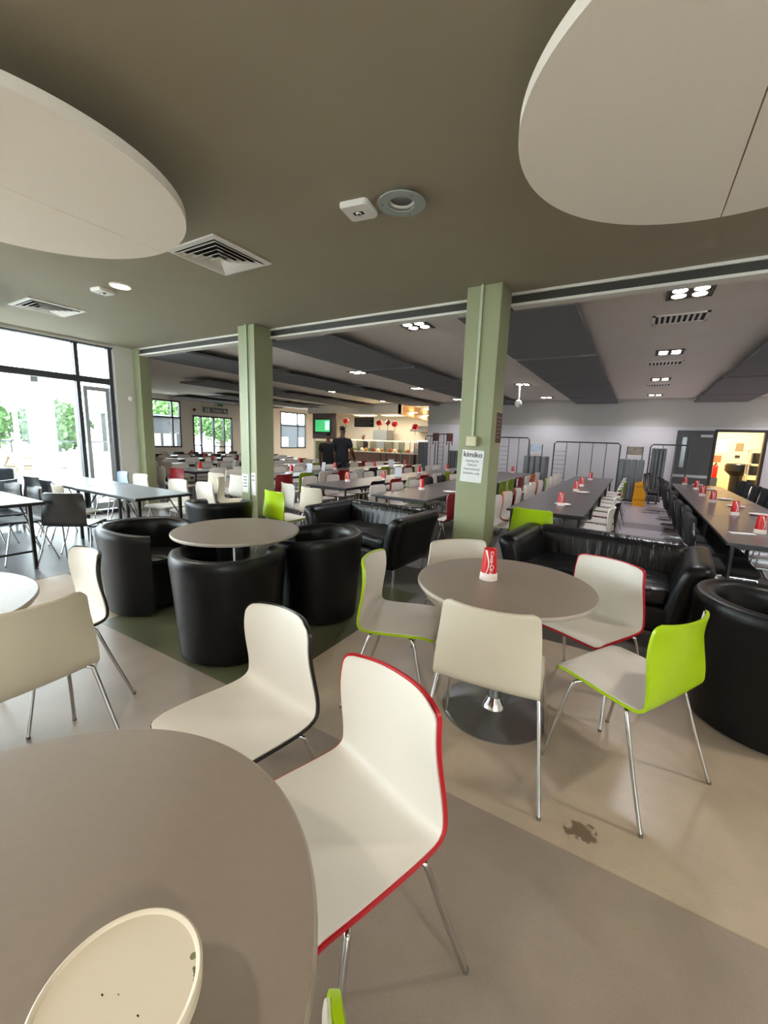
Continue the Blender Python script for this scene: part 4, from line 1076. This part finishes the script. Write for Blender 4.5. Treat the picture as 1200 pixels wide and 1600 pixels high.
    MB().box(.1, .34, -.056, -.054, .4, .8).build('screen_window', mat('pale_screen', (170, 210, 200), .3, emit=(170, 210, 200), estr=.5, noise=.05), tv)
    MB().box(-.62, -.52, .02, .08, -1.44, 0).build('post', M_trim, tv); MB().box(.52, .62, .02, .08, -1.44, 0).build('post', M_trim, tv)
    MB().box(-.5, .5, .0, .08, -1.44, -.1).build('lower_panel', mat('olive_panel', (140, 140, 84), .6, noise=.08), tv)
    # beverage trolleys before the counter
    t = thing('tray_trolley', 'black-handled trolley in front of the serving counter', 'trolley', (-8.2, 14.2, 0))
    for z in (.25, .6): MB().box(-.35, .35, -.25, .25, z, z+.03).build('shelf', M_steel, t)
    for s in (-.35, .35): MB().tube([(s, -.22, .06), (s, -.22, .95), (s, .22, .95), (s, .22, .06)], .016, 6).build('frame', M_ink, t)
    for s in (-.35, .35):
        for q in (-.22, .22): MB().tube([(s-.015, q, .035), (s+.015, q, .035)], .035, 8).build('castor', M_foot, t)
    g = thing('queue_rail', 'tall steel tray rail frame in front of the counter', 'rail', (-7.75, 14.9, 0))
    for s in (-.4, 0, .4): MB().tube([(s, 0, 0), (s, 0, 1.45)], .014, 6).build('upright', M_steel, g)
    for z in (.5, 1.0, 1.45): MB().tube([(-.4, 0, z), (.4, 0, z)], .012, 6).build('crossbar', M_steel, g)
servery()
# small things on the hall's left wall
t = thing('wayfinding_sign', 'grey hanging sign with white figures above the glazed door', 'sign', (XL+.06, 12.55, 2.52))
MB().box(-.03, .03, -.65, .62, -.11, .13).build('panel', mat('sign_grey', (118, 120, 122), .5, noise=.05), t)
for k, (s, y, sz) in enumerate((('Toilets', .02, .17),)):
    b = text_mb(s, sz); b.xf(Matrix.Translation((.032, y, -.05)) @ Matrix.Rotation(PI/2, 4, 'Z') @ Matrix.Rotation(PI/2, 4, 'X')); b.build('lettering', M_paper, t, fix=False)
for y in (-.52, -.4):
    MB().box(.03, .034, y-.03, y+.03, -.08, .05).build('figure_body', M_paper, t); MB().lathe([(.025, .03), (.025, .034)], 12).xf(Matrix.Translation((0, y, .085)) @ Matrix.Rotation(PI/2, 4, 'Y')).build('figure_head', M_paper, t)
b = MB().add([(.034, .42, .07), (.034, .55, -.06), (.034, .5, -.07), (.034, .38, .03)], [(0, 1, 2, 3)]); b.build('arrow', M_paper, t, fix=False)
t = thing('exit_sign', 'small green exit box on the wall over the wayfinding sign', 'exit sign', (XL+.05, 12.75, 2.78))
MB().box(-.05, .05, -.18, .18, -.07, .07).build('box', M_wht, t); MB().box(.05, .053, -.15, .15, -.05, .05).build('face', mat('exit_green', (60, 130, 90), .5, noise=.1), t)
o = MB().lathe([(.06, 0), (.06, .04), (.03, .06)], 16).xf(Matrix.Rotation(PI/2, 4, 'Y')).build('fire_bell', M_dred); o.location = (XL+.001, 11.5, 2.5); tag(o, 'round red fire bell on the wall left of the wayfinding sign', 'fire bell')
# projector-like camera dome on the hall ceiling behind the notice pillar
t = thing('ceiling_camera', 'white pendant camera hanging from the hall ceiling', 'camera', (-2.75, 11.2, CEIL))
MB().cyl((0, 0), .02, -.4, 0, 10).build('stem', M_wht, t); MB().lathe([(.02, -.39), (.08, -.42), (.09, -.5), (.05, -.56), (.001, -.58)], 20, cap=False).build('dome', M_wht, t, smooth=True)
# motion detector on the pier
o = MB().lathe([(.05, 0), (.05, .03), (.03, .06), (.001, .065)], 16).xf(Matrix.Rotation(PI/2, 4, 'Y')).build('motion_detector', M_wht, smooth=True); o.location = (WX+.086, 4.42, 2.1); tag(o, 'small white motion detector on the pier beside the window', 'detector')

# ------------------------------------------------------------------ people
def person(name_label, loc, rz, h, joints, radii, edges, cloth, groups):
    t = thing('person', name_label, 'person', loc, rz)
    return t
def skin_body(parent, pts, edges, rad, name, m, root=0, sub=2):
    me = bpy.data.meshes.new(name); me.from_pydata(pts, edges, []); me.materials.append(m)
    o = link(name, me, parent)
    md = o.modifiers.new('Skin', 'SKIN'); md.use_smooth_shade = True
    for i, v in enumerate(me.skin_vertices[0].data): v.radius = rad[i]; v.use_root = (i == root)
    s = o.modifiers.new('Sub', 'SUBSURF'); s.levels = sub; s.render_levels = sub
    return o
def build_person(label, loc, rz, s, shirt, trousers, armpose):
    t = thing('person', label, 'person', loc, rz)
    # full figure as one skinned body (skin colour), clothing as slightly larger skinned layers; front is +y
    P = [(0,0,.95),(0,.01,1.12),(0,.0,1.32),(0,-.01,1.46),(0,.0,1.53),(0,.02,1.6),(0,.03,1.7),(0,.02,1.79)]
    Rr = [(.16,.11),(.15,.1),(.17,.11),(.12,.09),(.055,.06),(.065,.075),(.08,.095),(.05,.065)]
    E = [(0,1),(1,2),(2,3),(3,4),(4,5),(5,6),(6,7)]
    def limb(parent, pts, rr):
        k = parent
        for p, r in zip(pts, rr):
            P.append(p); Rr.append(r); E.append((k, len(P)-1)); k = len(P)-1
        return k
    for sx in (-1, 1):
        limb(0, [(sx*.1,0,.86),(sx*.11,.02,.5),(sx*.12,-.02,.1),(sx*.13,.02,.045),(sx*.14,.14,.035)], [(.095,.1),(.065,.07),(.04,.045),(.042,.05),(.04,.03)])
        a = armpose[0 if sx < 0 else 1]
        k = limb(3, [(sx*.2,-.01,1.42)]+[(sx*x, y, z) for x, y, z in a], [(.06,.06),(.055,.055),(.042,.044),(.034,.044)])
        hb = Vector(P[k])
        for j, (dx, dy, ln) in enumerate(((-.02,.03,.05),(-.012,.012,.075),(0,.004,.085),(.012,-.004,.08),(.022,-.012,.065))):
            e = hb+Vector((dx*sx, dy, -.035)); f = hb+Vector((dx*sx*1.3, dy*1.4+.012, -.035-ln))
            limb(k, [tuple(e), tuple(f)], [(.011,.011),(.008,.008)])
    skin_body(t, P, E, Rr, 'body', M_skin, 0, 1)
    # shirt
    SP = [(0,0,.78),(0,0,.9),(0,.01,1.12),(0,.0,1.32),(0,-.01,1.45),(0,0,1.5)]; SR = [(.2,.15),(.2,.15),(.19,.14),(.21,.14),(.14,.105),(.075,.075)]; SE = [(0,1),(1,2),(2,3),(3,4),(4,5)]
    for i, sx in enumerate((-1, 1)):
        x, y, z = armpose[i][0]; SP += [(sx*.2,-.01,1.42), (sx*(x*.7+.2*.3), y*.7, 1.42+(z-1.42)*.75)]; SR += [(.09,.09),(.08,.08)]; SE += [(4, len(SP)-2), (len(SP)-2, len(SP)-1)]
    skin_body(t, SP, SE, SR, 'shirt', shirt, 0, 1)
    TP = [(0,0,1.0)]; TR = [(.19,.14)]; TE = []
    for sx in (-1, 1):
        TP += [(sx*.1,0,.84),(sx*.112,.02,.5),(sx*.122,-.015,.1)]; TR += [(.112,.12),(.085,.09),(.07,.075)]; n = len(TP); TE += [(0,n-3),(n-3,n-2),(n-2,n-1)]
    skin_body(t, TP, TE, TR, 'trousers', trousers, 0, 1)
    for sx in (-1, 1): skin_body(t, [(sx*.125,-.04,.05),(sx*.132,.06,.045),(sx*.142,.16,.035)], [(0,1),(1,2)], [(.05,.05),(.05,.045),(.042,.034)], 'shoe', M_black, 0, 1)
    skin_body(t, [(0,.0,1.69),(0,-.005,1.76),(0,.015,1.815)], [(0,1),(1,2)], [(.083,.09),(.086,.098),(.06,.075)], 'hair', M_hair, 0, 2)
    for sx in (-1, 1): MB().lathe([(.001,-.004),(.014,-.004),(.018,0),(.014,.004),(.001,.004)], 10, cap=False).xf(Matrix.Translation((sx*.082,.03,1.67)) @ Matrix.Rotation(PI/2, 4, 'Y')).build('ear', M_skin, t, smooth=True)
    MB().lathe([(.018,0),(.014,.02),(.004,.045)], 8).xf(Matrix.Translation((0,.115,1.655)) @ Matrix.Rotation(R(-18), 4, 'X')).build('nose', M_skin, t, smooth=True)
    for sx in (-1, 1): MB().lathe([(.001,-.006),(.01,0),(.001,.006)], 8, cap=False).xf(Matrix.Translation((sx*.032,.112,1.69))).build('eye', M_ink, t)
    MB().box(-.025, .025, .108, .118, 1.615, 1.622).build('mouth', M_dred, t)
    t.scale = (s, s, s)
    return t
down = [(.24, -.02, 1.15), (.24, .06, .9), (.24, .08, .84)]
bent = [(.28, .0, 1.16), (.27, .2, 1.0), (.25, .28, .97)]
build_person('taller person in navy shirt and grey trousers facing the servery', (-6.82, 9.15, 0), R(14), 1.0, M_navy, M_jeans, (down, bent))
build_person('shorter person in black clothes standing close beside the taller one', (-7.2, 9.02, 0), R(28), .91, M_blackcloth, M_blackcloth, (down, down))
build_person('kitchen worker in black behind the lit food display', (-11.4, 17.0, 0), R(178), .93, M_blackcloth, M_blackcloth, (down, bent))

# ------------------------------------------------------------------ terrace outside the window
struct(MB().box(-45, WX-.07, -20, 30, -.16, -.06).build('ground_terrace', M_paving))
def outside():
    t = thing('terrace_column', 'square white column on the terrace outside the window', 'column', (-10.9, 3.98, -.06))
    MB().box(-.18, .18, -.18, .18, 0, 3.1).build('shaft', mat('white_render', (240, 240, 238), .7, noise=.03), t)
    MB().box(-.22, .22, -.22, .22, 0, .12).build('plinth', M_trim, t)
    t = thing('wall_lamp', 'black wall lamp high on the white terrace column', 'wall lamp', (-10.7, 3.82, 2.55))
    MB().box(-.02, .1, -.06, .06, -.12, .12).build('lamp_case', M_black, t); MB().box(.1, .2, -.09, .09, .0, .1).build('hood', M_black, t)
    g = thing('glass_screen', 'steel-framed glass screen behind the terrace column', 'screen', (-13.4, 5.0, -.06), R(66))
    fm = mat('pale_steel', (170, 182, 190), .4, metal=.4, noise=.05)
    for x in (-1.9, -.62, .66, 1.9): MB().box(x-.05, x+.05, -.05, .05, 0, 2.6).build('post', fm, g)
    MB().box(-1.95, 1.95, -.05, .05, 2.5, 2.6).build('head_rail', fm, g)
    for a, b in ((-1.85, -.67), (-.57, .61), (.71, 1.85)): MB().box(a, b, -.01, .01, .05, 2.5).build('pane', GLASS, g)
    w = thing('terrace_wall', 'low brick terrace wall topped by a rail', 'wall', (-17.5, 3.5, -.06), R(90))
    MB().box(-6, 6, -.12, .12, 0, .75).build('masonry', mat('pale_masonry', (170, 162, 152), .8, noise=.15, scale=9), w)
    for k in range(13): MB().box(-6+k-.02, -6+k+.02, -.02, .02, .75, 1.1).build('baluster', M_frame, w)
    MB().box(-6, 6, -.03, .03, 1.1, 1.15).build('hand_rail', M_frame, w)
    for i, (x, y, a) in enumerate(((-11.6, 2.4, 6), (-15.4, 2.6, 4), (-15.6, 5.2, -4), (-10.2, .2, 5))):
        p = thing('picnic_table', 'wooden picnic table with benches on the terrace', 'picnic table', (x, y, -.06), R(a), 'terrace picnic tables')
        for k in range(5): MB().box(-.85, .85, -.36+k*.146, -.23+k*.146, .71, .75).build('top_plank', M_wood, p)
        for s in (-1, 1): MB().box(-.85, .85, s*.72-.13, s*.72+.13, .42, .46).build('bench_plank', M_wood, p)
        for s in (-.6, .6):
            MB().box(s-.03, s+.03, -.82, .82, .36, .42).build('cross_beam', M_wood, p)
            for q in (-1, 1): MB().tube([(s+.05, q*.6, 0), (s+.05, q*.25, .72)], .04, 6).build('leg', M_wood, p)
    md = mat('dark_cladding', (44, 47, 52), .7, noise=.12, scale=3)
    for i, (y0, y1) in enumerate(((10.0, 13.5), (19.6, 25.5))):
        h = thing('outbuilding', ['low dark grey outbuilding seen through the hall window by the glazed door', 'low dark grey outbuilding seen through the window beside the television'][i], 'building', (-20.6, (y0+y1)/2, -.06))
        L = (y1-y0)/2
        MB().box(-.6, .6, -L, L, 0, 2.3).build('walls', md, h); MB().box(-.75, .75, -L-.15, L+.15, 2.3, 2.4).build('roof', mat('grey_roof', (96, 102, 108), .6, noise=.08), h)
        for k in range(3): MB().box(.6, .63, -L+.5+k*(2*L-1)/3, -L+.9+k*(2*L-1)/3+.3, .9, 1.5).build('window', M_steel, h)
    rt = random.Random(5)
    spots = [(-22, 2.2, 2.6, 1.2), (-21.5, 5.6, 2.9, 1.3), (-22.3, 8.6, 2.8, 1.3), (-24, 15.4, 3.6, 1.45), (-24.5, 19.0, 3.9, 1.5), (-29, 17.4, 4.6, 1.8)]
    for i, (x, y, h, r) in enumerate(spots):
        t = thing('tree', 'leafy green tree beyond the terrace wall', 'tree', (x, y, -.06), 0, 'trees beyond the terrace')
        MB().tube([(0, 0, 0), (.1, 0, h*.3), (.0, .1, h*.6)], .18, 8, r1=.08).build('trunk', M_bark, t)
        b = MB()
        for k in range(1500):
            d = Vector((rt.gauss(0, 1), rt.gauss(0, 1), rt.gauss(0, 1))).normalized()*(r*(.45+.55*rt.random()**.5))*(.85+.3*rt.random())
            c = Vector((0, 0, h*.6))+Vector((d.x, d.y, d.z*.85))
            if c.z < .5: continue
            u = Vector((rt.uniform(-1, 1), rt.uniform(-1, 1), rt.uniform(-1, 1))).normalized(); w_ = u.orthogonal().normalized(); z = .1+.08*rt.random()
            b.add([c-u*z, c+w_*z*.6, c+u*z, c-w_*z*.6], [(0, 1, 2, 3)])
        b.build('foliage', M_leaf, t, fix=False)['kind'] = 'stuff'
outside()
